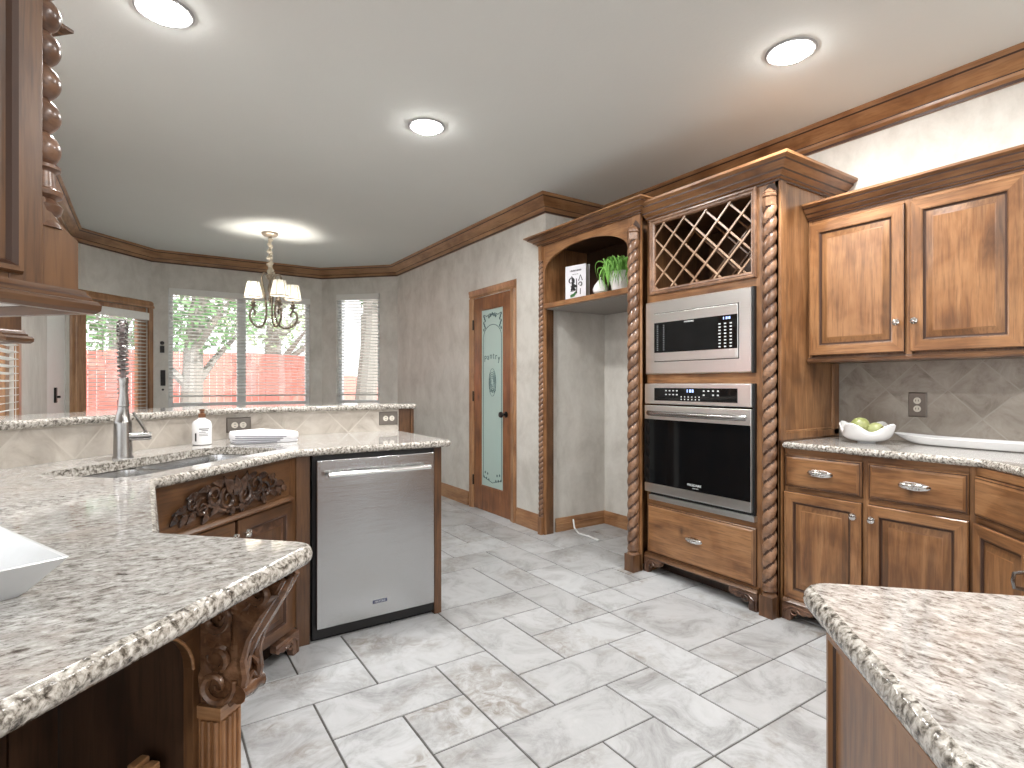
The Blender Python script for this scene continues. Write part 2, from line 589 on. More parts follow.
def knob(parent, x, z, y=-0.02, r=0.0175):
    m = Matrix.Rotation(PI / 2, 3, 'X')
    b = MB().lathe([(0.006, 0), (0.005, 0.012), (r * .8, 0.015), (r, 0.021), (r * .85, 0.027), (r * .3, 0.030), (0.0, 0.030)], (x, y, z), 14, mat=m)
    for k in range(8):
        a = k * PI / 4
        b.tube([(x + r * .3 * math.cos(a), y - .030, z + r * .3 * math.sin(a)), (x + r * .85 * math.cos(a), y - .027, z + r * .85 * math.sin(a))], .0018, 5)
    return b.build('knob', CHROME, parent)
def cup_pull(parent, x, z, y=-0.02, w=0.058, h=0.03):
    rows = []
    for i in range(9):
        t = i / 8 * PI * 0.62
        rows.append([(x + w * math.cos(u), y - 0.024 * math.sin(t + .3) * math.sin(u) ** .6 - .001, z + h * .5 - h * (1 - math.cos(t)) * 0.62 * (math.sin(u) ** .5) - (1 - math.sin(u)) * .004)
                     for u in [PI * (0.02 + 0.96 * k / 12) for k in range(13)]])
    b = MB().grid(rows)
    b.lathe([(0, 0), (1, 0), (1, .003), (.8, .004), (0, .004)], (0, 0, 0), 24, mat=Matrix(((w * 1.08, 0, 0), (0, 0, -1), (0, h * .62, 0))))
    n = 26 * 0
    # move the back plate to place
    k = 24 * 5
    b.v[-k:] = [(p[0] + x, p[1] + y, p[2] + z) for p in b.v[-k:]]
    for q in range(-2, 3):
        b.tube([(x + q * w * .28, y - .018 + abs(q) * .003, z + h * .45), (x + q * w * .24, y - .027 + abs(q) * .004, z - h * .05), (x + q * w * .2, y - .024 + abs(q) * .003, z - h * .38)], .003, 6)
    return b.build('cup_pull', CHROME, parent)
def rope(b, cx, cy, z0, z1, r, strands=2, pitch=0.15, seg=30, m=0):
    n = max(4, int((z1 - z0) / 0.0065))
    rows = []
    for i in range(n + 1):
        z = z0 + (z1 - z0) * i / n
        row = []
        for k in range(seg):
            a = 2 * PI * k / seg
            w = abs(math.sin((strands * a - strands * 2 * PI * z / pitch) / 2))
            rr = r * (0.70 + 0.30 * w ** 0.7)
            row.append((cx + rr * math.cos(a), cy + rr * math.sin(a), z))
        rows.append(row)
    f0 = len(b.f)
    b.grid(rows, cu=True, m=m, cap=True)
    for q in range(n * seg):
        i, k = divmod(q, seg)
        a = 2 * PI * (k + .5) / seg; z = z0 + (z1 - z0) * (i + .5) / n
        if abs(math.sin((strands * a - strands * 2 * PI * z / pitch) / 2)) < .34:
            b.m[f0 + q] = m + 2
    return b
def rope_post(parent, cx, cy, w, ztop, r, name='rope_post', block=0.11, capz=None):
    """square foot block, turned collar, rope shaft, pointed cap"""
    b = MB()
    b.box(cx - w / 2, cx + w / 2, cy - w / 2, cy + w / 2, 0.0, block, 1)
    b.lathe([(w * .5, block), (w * .46, block + .012), (w * .3, block + .018), (w * .47, block + .026), (w * .5, block + .036), (w * .44, block + .05), (r * .95, block + .056), (r * .95, block + .06)], (cx, cy, 0), 20)
    rope(b, cx, cy, block + .055, ztop - .085, r)
    b.lathe([(r * .98, ztop - .088), (r * .98, ztop - .045), (r * .86, ztop - .042), (r * 1.02, ztop - .036), (r * 1.02, ztop - .026), (r * .9, ztop - .022), (r * .95, ztop - .016), (r * .55, ztop), (0.002, ztop + .012)], (cx, cy, 0), 8)
    yb = -.0015
    b.prism([(cx - r * .98, ztop - .09), (cx + r * .98, ztop - .09), (cx + r * .98, ztop + .002), (cx + r * .5, ztop + .03), (cx, ztop + .048), (cx - r * .5, ztop + .03), (cx - r * .98, ztop + .002)], yb, yb + .001, 2, 'y')
    return b.build(name, [ROPE, DV, GLAZE], parent)
def bracket_foot(parent, x, z1, w, h, flip=False, y=-0.03, th=0.03, mats=None):
    s = -1 if flip else 1
    p = [(0, 0), (.16, 0), (.26, 0), (.30, .2), (.27, .42), (.36, .62), (.5, .66), (.6, .52), (.72, .5), (.82, .6), (.9, .56), (1, .7), (1, 1), (0, 1)]
    q = [(x + s * a * w, z1 - h + c * h) for a, c in p]
    if flip:
        q.reverse()
    b = MB().prism(q, y, y + th, 0, 'y')
    sx = x + s * w * .42
    pts = [(sx + s * w * .17 * (1 - t * .8) * math.cos(t * 9), y - .002, z1 - h * .45 + h * .22 * (1 - t * .8) * math.sin(t * 9)) for t in [k / 16 for k in range(17)]]
    b.tube(pts, [.006 * (1 - k / 24) for k in range(17)], 6)
    b.tube([(x + s * w * .08, y, z1 - h * .95), (x + s * w * .1, y - .004, z1 - h * .4), (x + s * w * .3, y - .002, z1 - h * .15), (x + s * w * .95, y, z1 - h * .2)], .005, 6)
    return b.build('bracket_foot', mats or [CARVE], parent)
CROWN = [(0, 0), (.008, 0), (.008, .01), (.02, .016), (.02, .024), (.032, .034), (.044, .040), (.044, .050), (.052, .054), (.070, .070), (.078, .074), (.078, .084), (.092, .092), (.1, .096), (.1, .11), (0, .11)]
def crown_profile(proj, height):
    return [(d * proj / .1, h * height / .11) for d, h in CROWN]

# ------------------------------------------------------------------ room shell
A, B_, C_, D_ = (2.72, 6.78), (1.96, 7.54), (.06, 7.54), (-.63, 6.85)
def wall_panel(name, loc, rot, w, holes=(), h=CEIL, th=0.12, mat=None):
    xs = sorted({0, w} | {a for q in holes for a in q[:2]})
    zs = sorted({0, h} | {a for q in holes for a in q[2:]})
    b = MB()
    for i in range(len(xs) - 1):
        for j in range(len(zs) - 1):
            cx, cz = (xs[i] + xs[i + 1]) / 2, (zs[j] + zs[j + 1]) / 2
            if any(q[0] < cx < q[1] and q[2] < cz < q[3] for q in holes):
                continue
            b.box(xs[i], xs[i + 1], 0, th, zs[j], zs[j + 1])
    return structure(place(b.build(name, mat or WALL), (loc[0], loc[1], 0), rot))

# floor: grout bed and stone tiles in their laid pattern
GX, GY, MX, MY = .280 - .2555, 1.148, .2555, .2578
known = [(4,2,5,4),(5,3,6,5),(6,4,7,5),(6,3,8,4),(5,2,7,3),(7,1,8,3),(6,0,7,2),(4,1,6,2),(8,2,10,4),(8,1,9,2),(9,1,11,2),(7,0,9,1),(7,4,8,6),(5,5,7,6),
         (8,4,9,5),(8,5,9,7),(9,4,11,5),(9,5,10,6),(3,4,5,6),(2,5,3,6),(1,4,3,5),(2,3,4,4),(1,2,2,4),(3,2,4,3),(2,1,3,3),(3,0,4,2),(9,0,10,1),(10,-1,12,1),(6,-2,8,0),
         (4,-1,5,1),(5,0,6,1),(5,6,7,8),(7,6,8,8),(9,6,11,8),(10,2,11,4),(5,8,6,10),(6,8,8,9),(6,9,7,11),(8,7,9,9),(7,9,9,10),(9,8,10,9)]
cells = {}
tiles = []
def take(t):
    if any((i, j) in cells for i in range(t[0], t[2]) for j in range(t[1], t[3])):
        return False
    for i in range(t[0], t[2]):
        for j in range(t[1], t[3]):
            cells[(i, j)] = 1
    tiles.append(t); return True
for t in known:
    take(t)
for j in range(-14, 26):
    for i in range(-14, 14):
        if (i, j) in cells:
            continue
        sh = [(1, 2), (2, 1), (2, 2), (1, 1)]
        rng.shuffle(sh)
        for w_, h_ in sh:
            if take((i, j, i + w_, j + h_)):
                break
b = MB()
tid = []
for t in tiles:
    g = .0028
    x0, x1, y0, y1 = GX + t[0] * MX + g, GX + t[2] * MX - g, GY + t[1] * MY + g, GY + t[3] * MY - g
    if x0 > 3.6 or y0 > 7.7:
        continue
    x1, y1 = min(x1, 3.6), min(y1, 7.7)
    n0 = len(b.f)
    e = .002
    b.add([(x0, y0, -.004), (x1, y0, -.004), (x1, y1, -.004), (x0, y1, -.004), (x0 + e, y0 + e, 0), (x1 - e, y0 + e, 0), (x1 - e, y1 - e, 0), (x0 + e, y1 - e, 0)],
          [(0, 1, 5, 4), (1, 2, 6, 5), (2, 3, 7, 6), (3, 0, 4, 7), (4, 5, 6, 7)], 0)
    tid += [(rng.random(), rng.random(), rng.random(), 1)] * (len(b.f) - n0)
b.add([(-4, -4, -.003), (3.6, -4, -.003), (3.6, 7.7, -.003), (-4, 7.7, -.003)], [(0, 1, 2, 3)], 1)
tid.append((0, 0, 0, 1))
floor = structure(b.build('floor', [FLOORM, GROUT]))
at = floor.data.attributes.new('tile', 'FLOAT_COLOR', 'FACE')
for i, c in enumerate(tid):
    at.data[i].color = c

ceil_poly = [(-4, -4), (XW + .1, -4), (XW + .1, 3.61), (XP + .1, 3.61), (XP + .1, A[1] + .05), (B_[0] + .05, 7.64), (C_[0] - .05, 7.64), (D_[0] - .1, D_[1] + .05), (D_[0] - .1, 5.4), (-4, 5.4)]
structure(MB().prism(ceil_poly, CEIL, CEIL + .1).build('ceiling', CEILM))

wall_panel('wall_right', (XW, 3.72), -90, 4.6)                               # kitchen wall, Y 3.72 down to -.9
wall_panel('wall_pantry', (XP, A[1]), -90, A[1] - 3.61, [(2.015, 2.665, 0, 2.062)])
wall_panel('wall_alcove', (XP + .12, 3.61), 0, XW - XP - .12)
wall_panel('wall_bay_right', B_, -45, math.dist(A, B_), [(.215, .825, .96, 2.40)])
wall_panel('wall_back', C_, 0, B_[0] - C_[0], [(.165, 1.755, .95, 2.335)])
wall_panel('wall_bay_left', D_, 45, math.dist(C_, D_), [(.105, .925, 0, 2.08)])
wall_panel('wall_left', (D_[0], 3.2), 90, D_[1] - 3.2, [(2.34, 3.6, 0, 2.1), (.12, 1.05, 0, 2.1)])

# crown moulding round the room (path walked so that the room is on its right)
path = [(XW, -.9), (XW, 3.61), (XP, 3.61), A, B_, C_, D_, (D_[0], 3.2)]
path.reverse()
def crown_trim(name, pts):
    b = MB().sweep(pts, [(0, 0), (.012, 0), (.014, .014), (.03, .026), (.034, .04), (.034, .046), (.07, .074), (.098, .1), (.102, .108), (.112, .112), (.118, .12), (.118, .128), (0, .128)], CEIL - .128, dark=(1, 4, 7))
    return structure(b.build(name, [TH, GLAZE]))
crown_trim('trim_1', path)
def base_trim(name, pts, h=.14):
    b = MB().sweep(pts, [(0, 0), (.018, 0), (.018, h * .55), (.014, h * .6), (.014, h * .72), (.008, h * .85), (.004, h), (0, h)], 0)
    return structure(b.build(name, TH))
base_trim('baseboard_pantry_far', [A, (XP, 4.885)])
base_trim('baseboard_pantry_near', [(XP, 4.02), (XP, 3.64)])
base_trim('baseboard_alcove', [(XP + .1, 3.61), (XW, 3.61), (XW, 2.56)], .11)

wall_panel('wall_rear_unseen', (3.49, -3.2), 180, 5.2, [(.64, 1.0, 0, 2.35), (2.3, 3.9, .95, 2.3)])  # unseen wall added for steel to reflect, openings placed for a bright streak
wall_panel('wall_right_rear', (XW, -.88), -90, .9, [])
# ---------------- windows and blinds
def window_unit(name, loc, rot, x0, x1, z0, z1, mull=None):
    b = MB()
    f = .05
    b.box(x0, x0 + f, .05, .11, z0, z1).box(x1 - f, x1, .05, .11, z0, z1).box(x0 + f, x1 - f, .05, .11, z1 - f, z1).box(x0 + f, x1 - f, .05, .11, z0, z0 + f)
    o = structure(place(b.build(name, VINYL, bevel=.004), (loc[0], loc[1], 0), rot))
    if mull:
        MB().box(mull[0], mull[1], .045, .115, z0 + f, z1 - f).build('mullion', VINYL, o, bevel=.004)
    zc = z0 + (z1 - z0) * .5
    sash = MB()
    spans = [(x0 + f, mull[0]), (mull[1], x1 - f)] if mull else [(x0 + f, x1 - f)]
    gl = MB()
    for a, c in spans:
        gl.box(a, c, .088, .092, z0 + f, z1 - f)
    gl.build('glass', GLASS, o)
    MB().box(x0 - .0, x1 + .0, -.0, .05, z0 - .02, z0).build('sill', WHITE, o)
    return o
window_unit('window_1', C_, 0, .165, 1.755, .95, 2.335, (.89, .99))
window_unit('window_2', B_, -45, .215, .825, .96, 2.40)

def blind(loc, rot, x0, x1, z0, z1, label, y=.012, depth=.045, pitch=.040, tilt=-8, stop=None, val=.075):
    r = root('window_blind', (loc[0], loc[1], 0), rot, label, 'blind', 'white slatted window blinds')
    MB().box(x0, x1, y - .03, y + .02, z1 - val, z1).build('valance', SLAT, r, bevel=.004)
    b = MB()
    t = math.radians(tilt)
    zb = stop if stop else z0
    z = z1 - val - .02
    while z > zb + .03:
        dy, dz = depth / 2 * math.cos(t), depth / 2 * math.sin(t)
        b.add([(x0 + .006, y + .01 - dy, z - dz), (x1 - .006, y + .01 - dy, z - dz), (x1 - .006, y + .01 + dy, z + dz), (x0 + .006, y + .01 + dy, z + dz),
               (x0 + .006, y + .01 - dy, z - dz + .003), (x1 - .006, y + .01 - dy, z - dz + .003), (x1 - .006, y + .01 + dy, z + dz + .003), (x0 + .006, y + .01 + dy, z + dz + .003)],
              [(0, 3, 2, 1), (4, 5, 6, 7), (0, 1, 5, 4), (2, 3, 7, 6), (1, 2, 6, 5), (3, 0, 4, 7)])
        z -= pitch
    b.build('slats', SLAT, r)
    MB().box(x0 + .004, x1 - .004, y - .016, y + .036, zb, zb + .024).build('bottom_rail', SLAT, r, bevel=.004)
    c = MB()
    n = max(2, round((x1 - x0) / .45))
    for k in range(n):
        x = x0 + .1 + (x1 - x0 - .2) * k / (n - 1)
        c.tube([(x, y - .014, z1 - val), (x, y - .014, zb)], .0013, 4)
    c.build('cords', SLAT, r)
    w = MB()
    w.tube([(x0 + .12, y - .035, z1 - val), (x0 + .125, y - .035, z1 - .55)], .003, 6)
    w.build('tilt_wand', VINYL, r)
    return r
blind(C_, 0, .17, 1.75, .95, 2.335, 'wide white slatted blind over the double window behind the chandelier', stop=1.065)
blind(B_, -45, .22, .82, .96, 2.40, 'narrow white slatted blind on the angled window beside the pantry wall', stop=1.07)

# glazed wooden door in the left bay wall
def glazed_door(name, loc, rot, x0, x1, ztop, cas=.085, glass=True):
    d = structure(place(MB().box(x0, x0 + .11, .02, .065, .01, ztop).box(x1 - .11, x1, .02, .065, .01, ztop).box(x0 + .11, x1 - .11, .02, .065, ztop - .11, ztop).box(x0 + .11, x1 - .11, .02, .065, .01, .24).build(name, TV, bevel=.003), (loc[0], loc[1], 0), rot))
    MB().box(x0 + .11, x1 - .11, .04, .045, .24, ztop - .11).build('glass', GLASS, d)
    pr = [(0, 0), (.022, 0), (.022, cas * .3), (.016, cas * .4), (.016, cas * .75), (.01, cas * .9), (.004, cas), (0, cas)]
    b = MB()
    for s, xx in ((1, x0), (-1, x1)):
        b.prism([(xx - s * h, -dd) for dd, h in pr][::s] if True else [], 0, ztop + .0)
    b.prism([(-dd, ztop + h) for dd, h in pr][::-1], x0 - cas, x1 + cas, 0, 'x')
    b.build('casing', TV, d)
    h = MB()
    for z in (.25, 1.05, 1.85):
        h.box(x0 - .012, x0 + .01, .0, .02, z - .05, z + .05)
    h.build('hinges', BLACKM, d)
    return d
glazed_door('door_2', D_, 45, .105, .925, 2.08, cas=.08)
blind(D_, 45, .20, .90, .25, 2.02, 'white slatted blind hung on the glazed wooden door left of the wide window', y=-.02, val=.085)
glazed_door('door_4', (D_[0], 3.2), 90, .12, 1.05, 2.1, cas=.16)
blind((D_[0], 3.2), 90, .2, .97, .25, 2.02, 'white slatted blind at the far left picture edge on the left wall', y=-.02, val=.085)
# white door in the left wall
d3 = structure(place(MB().box(2.345, 3.595, 0.012, .05, .005, 2.095).build('door_3', WHITE, bevel=.003), (D_[0], 3.2, 0), 90))
MB().box(2.84, 2.90, -.006, .012, 1.06, 1.19).box(2.855, 2.885, -.03, -.006, 1.1, 1.12).build('handle_plate', BLACKM, d3, bevel=.004)

# small black wall units
k1 = MB().box(-.022, .022, -.018, 0, -.05, .03).lathe([(0, 0), (.022, 0), (.022, .014), (0, .014)], (0, 0, .062), 14, mat=Matrix.Rotation(PI / 2, 3, 'X'))
tag(place(k1.build('wall_sensor', BLACKM, bevel=.003), (.165, 7.54, 1.63)), 'small black wall sensor with round top on grey wall, upper of two', 'wall switch')
k2 = MB().box(-.024, .024, -.02, 0, -.09, .09).lathe([(0, 0), (.012, 0), (.012, .014), (0, .014)], (0, 0, -.135), 12, mat=Matrix.Rotation(PI / 2, 3, 'X'))
for q in range(4):
    k2.box(-.014, .014, -.023, -.02, -.07 + q * .035, -.05 + q * .035)
tag(place(k2.build('wall_keypad', BLACKM, bevel=.003), (.172, 7.54, 1.29)), 'tall black wall keypad on grey wall, lower of the two black units', 'wall switch')

# pantry door
PD = structure(place(MB().box(0.005, .125, .0, .035, .008, 2.055).box(.53, .645, .0, .035, .008, 2.055).box(.125, .53, .0, .035, 1.935, 2.055).box(.125, .53, .0, .035, .008, .24).build('door_1', PDOOR, bevel=.003), (XP - .012, 4.765, 0), -90))
MB().box(.125, .53, .012, .02, .24, 1.935).build('frosted_pane', FROST, PD)
gb = MB()
for a in ((.125, .133, .24, 1.935), (.522, .53, .24, 1.935)):
    gb.box(a[0], a[1], .004, .012, a[2], a[3])
gb.box(.133, .522, .004, .012, .24, .248).box(.133, .522, .004, .012, 1.927, 1.935)
gb.build('glazing_bead', PDOOR, PD)
cs = MB()
pr = [(0, 0), (.012, 0), (.012, .012), (.02, .02), (.02, .045), (.026, .055), (.026, .075), (0, .085)]
for s, xx in ((1, -.0), (-1, .65)):
    q = [(xx - s * h, .012 - dd) for dd, h in pr]
    cs.prism(q if s < 0 else q[::-1], 0, 2.062)
cs.prism([(.012 - dd, 2.062 + h) for dd, h in pr], -.085, .735, 0, 'x')
cs.build('casing', TV, PD)
hb = MB()
for z in (.28, 1.1, 1.8):
    hb.lathe([(0, -.05), (.008, -.048), (.008, .048), (0, .05)], (-.004, -.006, z), 10)
hb.build('hinges', BLACKM, PD)
MB().lathe([(.028, 0), (.028, .006), (.010, .012), (.010, .035), (.022, .042), (.029, .055), (.024, .068), (.001, .072)], (.585, 0, .945), 18, mat=Matrix.Rotation(PI / 2, 3, 'X')).build('door_knob', BLACKM, PD)
ETCH = plain('etched_teal', srgb(70, 96, 98), 0.5)
e = MB()
yy = .0115
arch = [(.165, yy, .33)] + [(.165, yy, 1.66)] + [(.3275 - .1625 * math.cos(PI * k / 14), yy, 1.66 + .12 * math.sin(PI * k / 14)) for k in range(1, 14)] + [(.49, yy, 1.66), (.49, yy, .33)]
e.tube(arch, .0032, 5)
e.tube([(.165, yy, .33), (.33, yy, .29), (.49, yy, .33)], .003, 5)
for s in (-1, 1):          # corner flourishes and flower sprigs
    for k in range(7):
        e.ellipsoid((.3275 + s * (.155 - .012 * (k % 3)), yy, 1.87 - .022 * k), (.012, .002, .015), seg=8)
    for k in range(5):
        e.ellipsoid((.3275 + s * (.15 - .022 * k), yy, .33 - .004 * k + (.05 if k % 2 else 0)), (.011, .002, .013), seg=8)
    e.tube([(.3275 + s * .15, yy, 1.88), (.3275 + s * .10, yy, 1.865), (.3275 + s * .04, yy, 1.885), (.3275, yy, 1.87)], .004, 5)
for k in range(-2, 3):
    e.ellipsoid((.3275 + k * .03, yy, 1.88 - abs(k) * .012), (.015, .002, .016), seg=8)
# round bouquet motif
for q in range(5):
    a0 = q * 1.3
    e.tube([(.33 + (.02 + .045 * t) * math.cos(a0 + 5 * t), yy, 1.24 + (.03 + .075 * t) * math.sin(a0 + 5 * t)) for t in [k / 14 for k in range(15)]], .0026, 5)
e.tube([(.33 + .062 * math.cos(t), yy, 1.235 + .13 * math.sin(t)) for t in [2 * PI * k / 24 for k in range(24)]], .0022, 5, closed=True)
for k in range(6):
    e.ellipsoid((.29 + .018 * k, yy, 1.15 + .012 * (k % 2)), (.009, .002, .010), seg=8)
e.build('etched_border', ETCH, PD)
for i, (ch, dx, dz) in enumerate([('P', -.125, -.012), ('a', -.075, .006), ('n', -.025, .014), ('t', .022, .014), ('r', .068, .006), ('y', .118, -.012)]):
    text_mesh('etched_letter', ch, .085, ETCH, PD, (.3275 + dx, yy, 1.47 + dz), FACING)

# ------------------------------------------------------------------ fridge surround with arched shelf
FS = root('refrigerator_surround', (2.69, 3.63, 0), -90, 'tall wooden surround of the empty refrigerator alcove with arched display shelf on top', 'cabinet')
b = MB()
b.box(0, .05, 0, .02, 0, 2.34).box(.975, 1.085, 0, .02, 0, 2.34)
# arched valance
aw, x0, x1 = [], .05, .975
top = 2.335
cx, hw = (x0 + x1) / 2, (x1 - x0) / 2
arcp = [(cx + hw * math.cos(PI * k / 24), 2.13 + .155 * math.sin(PI * k / 24)) for k in range(25)]
b.prism([(x1, top), (x0, top)] + list(reversed(arcp)), 0, .02, 1, 'y')
b.build('face_frame', [WV, WH], FS, bevel=.002)
ab = MB()
for k in range(24):
    pass
ab.tube([(p[0], .002, p[1]) for p in arcp], .003, 6)
ab.build('arch_bead', WH, FS)
MB().box(.048, .98, -.004, .45, 1.828, 1.868).build('shelf', WH, FS, bevel=.003)
b = MB().box(.04, .05, .02, .09, 0, 1.83, 1).box(.04, .05, .02, .46, 1.83, 2.34, 0).box(.975, .985, .02, .66, 0, 2.34, 0)
b.box(.05, .975, .45, .46, 1.868, 2.335, 2).box(.05, .975, .02, .45, 2.33, 2.34, 2)
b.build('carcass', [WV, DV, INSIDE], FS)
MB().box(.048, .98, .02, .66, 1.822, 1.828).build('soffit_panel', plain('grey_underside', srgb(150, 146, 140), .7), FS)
rope_post(FS, 1.046, -.026, .078, 2.25, .038)
b = MB()
b.box(-.005, .036, -.03, .0, 0, .14, 1)
rope(b, .010, -.004, .14, 2.22, .024, 2, .085)
b.box(-.004, .036, -.024, 0, 2.22, 2.335, 1)
b.build('rope_moulding', [ROPE, WV, GLAZE], FS)
cr = crown_profile(.10, .08)
b = MB().sweep([(-.005, .66), (-.005, -.005), (1.085, -.005), (1.085, .08)][::-1], [(-d, h) for d, h in cr][::-1], 2.33) if False else MB().sweep([(-.005, .12), (-.005, -.005), (1.088, -.005), (1.088, .10)], cr, 2.33, dark=(1, 3, 6, 10))
b.box(-.005, 1.088, -.005, .66, 2.335, 2.345)
b.build('crown_moulding', [WH, GLAZE], FS)

# ------------------------------------------------------------------ oven tower
T = root('oven_cabinet', (2.75, 2.54, 0), -90, 'tall wooden oven tower with wine lattice on top and rope column at its right', 'cabinet')
TW = .905
b = MB()
b.box(TW - .02, TW, 0, .62, 0, 2.30, 0).box(0, .02, 0.03, .62, 0, 2.30, 0).box(.02, TW - .02, .60, .62, .1, 2.3, 2).box(.02, TW - .02, 0.02, .6, 2.28, 2.3, 2).box(.02, TW - .02, 0.02, .6, 1.755, 1.775, 2)
b.box(.02, .03, .02, .6, 1.775, 2.28, 2).box(TW - .03, TW - .02, .02, .6, 1.775, 2.28, 2)
b.build('carcass', [WV, WH, DV], T)
b = MB()
b.box(0, .015, 0, .02, 0.1, 2.3, 0).box(.775, TW, 0, .02, 0, 2.3, 0)
for z0, z1 in ((.10, .125), (.44, .475), (1.222, 1.282), (1.748, 1.80), (2.27, 2.30)):
    b.box(.015, .775, 0, .02, z0, z1, 1)
b.build('face_frame', [WV, WH], T, bevel=.002)
# applied side panel moulding
b = MB()
b.box(TW, TW + .012, .0, .05, .925, 2.28, 0).box(TW, TW + .006, .05, .058, .93, 2.27, 1)
b.box(TW, TW + .010, .545, .60, .93, 1.335, 0).box(TW, TW + .010, .05, .6, .925, .965, 0).box(TW, TW + .006, .53, .545, .965, 1.335, 1).box(TW, TW + .006, .05, .53, .965, .975, 1)
b.build('side_panel_moulding', [WV, TV], T, bevel=.003)
rope_post(T, .862, -.012, .075, 2.24, .037)
# wine lattice
b = MB()
lx0, lx1, lz0, lz1 = .03, .785, 1.795, 2.285
b.rings(lx0, lx1, lz0, lz1, [(0, .0), (0, -.012), (.004, -.018), (.012, -.018), (.018, -.012), (.022, -.014), (.03, -.012), (.036, -.004), (.038, .01)], [(0, 1)] * 8, 0)
b.f = b.f[:-2]; b.m = b.m[:-2]
b.build('lattice_frame', [ROPE, ROPE], T)
def lattice(y, name, mat):
    bb = MB()
    w0, w1, h0, h1 = lx0 + .036, lx1 - .036, lz0 + .036, lz1 - .036
    for sgn in (1, -1):
        for k in range(-3, 9):
            xs = w0 - .03 + k * .158
            pts = []
            for tt in range(0, 400):
                z = h0 + (h1 - h0) * tt / 399
                x = xs + sgn * (z - h0) * 1.02 if sgn > 0 else xs + .2 - (z - h0) * 1.02
                if w0 <= x <= w1:
                    pts.append((x, z))
            if len(pts) < 12:
                continue
            (xa, za), (xb, zb) = pts[0], pts[-1]
            n = Vector((xb - xa, zb - za)); n.normalize(); q = Vector((-n.y, n.x)) * .0048
            yy0 = y if sgn > 0 else y + .007
            bb.prism([(xa + q.x, za + q.y), (xa - q.x, za - q.y), (xb - q.x, zb - q.y), (xb + q.x, zb + q.y)], yy0, yy0 + .008, 0, 'y')
    return bb.build(name, mat, T)
lattice(-.002, 'wine_lattice', wood('pale_lattice_wood', srgb(120, 92, 70), srgb(160, 130, 104), srgb(190, 162, 136), knots=False))
lattice(.30, 'rear_wine_lattice', WV)
# drawer, apron, feet
dr = drawer_front(.012, .782, .125, .442, -.022, .022).build('drawer', W3, T)
cup_pull(dr, .385, .285, -.022)
b = MB().sweep([(-.0, -.0), (.80, -.0)], [(0, 0), (.03, 0), (.034, .008), (.028, .014), (.022, .026), (.026, .03), (.0, .034)], .092)
b.build('apron_moulding', DH, T)
bracket_foot(T, .0, .095, .14, .095)
bracket_foot(T, .80, .095, .17, .095, flip=True)
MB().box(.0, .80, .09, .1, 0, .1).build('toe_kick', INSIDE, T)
b = MB().sweep([(.0, -.0), (TW + .002, -.0), (TW + .002, .62)], crown_profile(.10, .11), 2.278, dark=(1, 3, 6, 10))
b.box(0, TW, 0, .62, 2.30, 2.31)
b.build('crown_moulding', [WH, GLAZE], T)

# microwave with its trim kit (origin shares the tower frame)
MW = root('built_in_microwave', (2.75, 2.54, 1.282), -90, 'built-in steel microwave above the wall oven in the tower', 'microwave')
mx0, mx1 = .005, .768
b = MB().rings(mx0, mx1, 0, .466, [(0, .0), (0, -.012), (.006, -.024), (.078, -.024), (.080, -.014), (.084, -.014)], [(0, 0), (0, 0), (0, 0), (1, 1), (1, 1)], 1)
b.build('trim_frame', [STEEL, BLACK], MW)
b = MB().box(mx0 + .082, mx1 - .082, -.030, -.005, .082, .384)
b.build('door', STEEL, MW, bevel=.003)
gx0, gx1 = mx0 + .084, mx1 - .084
MB().box(gx0, gx1, -.033, -.030, .136, .326).build('black_window', BLACKGLASS, MW)
GREYDOT = plain('grey_dots', srgb(96, 100, 102), .5)
pieces('vent_dot', [(gx0 + .022 + j * .05, gx0 + .034 + j * .05, -.0338, -.0325, .150 + i * .0118, .156 + i * .0118) for i in range(14) for j in range(2)], GREYDOT, MW)
pieces('key', [(gx1 - .118 + j * .036, gx1 - .104 + j * .036, -.0338, -.0325, .146 + i * .0185, .153 + i * .0185) for i in range(8) for j in range(3)], MARK, MW)
b = MB()
for j, w_ in enumerate((.006, .012, .012)):
    b.box(gx1 - .088 + j * .017, gx1 - .088 + j * .017 + w_, -.0338, -.0325, .302, .316)
b.build('clock_digits', BLUELED, MW)
b = MB().box(gx1 - .125, gx1 - .01, -.032, -.030, .088, .13)
b.build('open_button', STEEL, MW, bevel=.002)
text_mesh('maker_mark', 'FRIGIDAIRE', .014, MARK, MW, (.36, -.0335, .314), FACING)
MB().box(mx1, mx1 + .012, -.02, 0, 0, .466).build('edge_shadow_gap', BLACK, MW)

# wall oven
OV = root('wall_oven', (2.75, 2.54, .475), -90, 'steel wall oven with black glass door below the microwave', 'oven')
b = MB().box(mx0, mx1, -.03, .0, .618, .747)
b.build('control_panel', STEEL, OV, bevel=.004)
MB().box(.09, .685, -.033, -.03, .64, .72).build('control_glass', BLACKGLASS, OV)
ks = []
for i in range(2):
    for j in range(4):
        ks.append((.18 + j * .028, .192 + j * .028, -.0338, -.0328, .676 + i * .024, .683 + i * .024))
        if not (i == 0 and j == 1):
            ks.append((.46 + j * .032, .472 + j * .032, -.0338, -.0328, .676 + i * .024, .684 + i * .024))
    for j in range(6):
        ks.append((.30 + j * .026, .307 + j * .026, -.0338, -.0328, .648 + i * .016, .655 + i * .016))
pieces('key', ks, MARK, OV)
b = MB()
for j, w_ in enumerate((.006, .013, .013)):
    b.box(.345 + j * .018, .345 + j * .018 + w_, -.0338, -.0328, .694, .712)
b.build('clock_digits', BLUELED, OV)
b = MB().box(mx0, mx1, -.032, .0, .05, .608)
dd = b.build('oven_door', STEEL, OV, bevel=.004)
MB().box(mx0 + .003, mx1 - .003, -.035, -.032, .108, .52).build('door_glass', BLACKGLASS, dd)
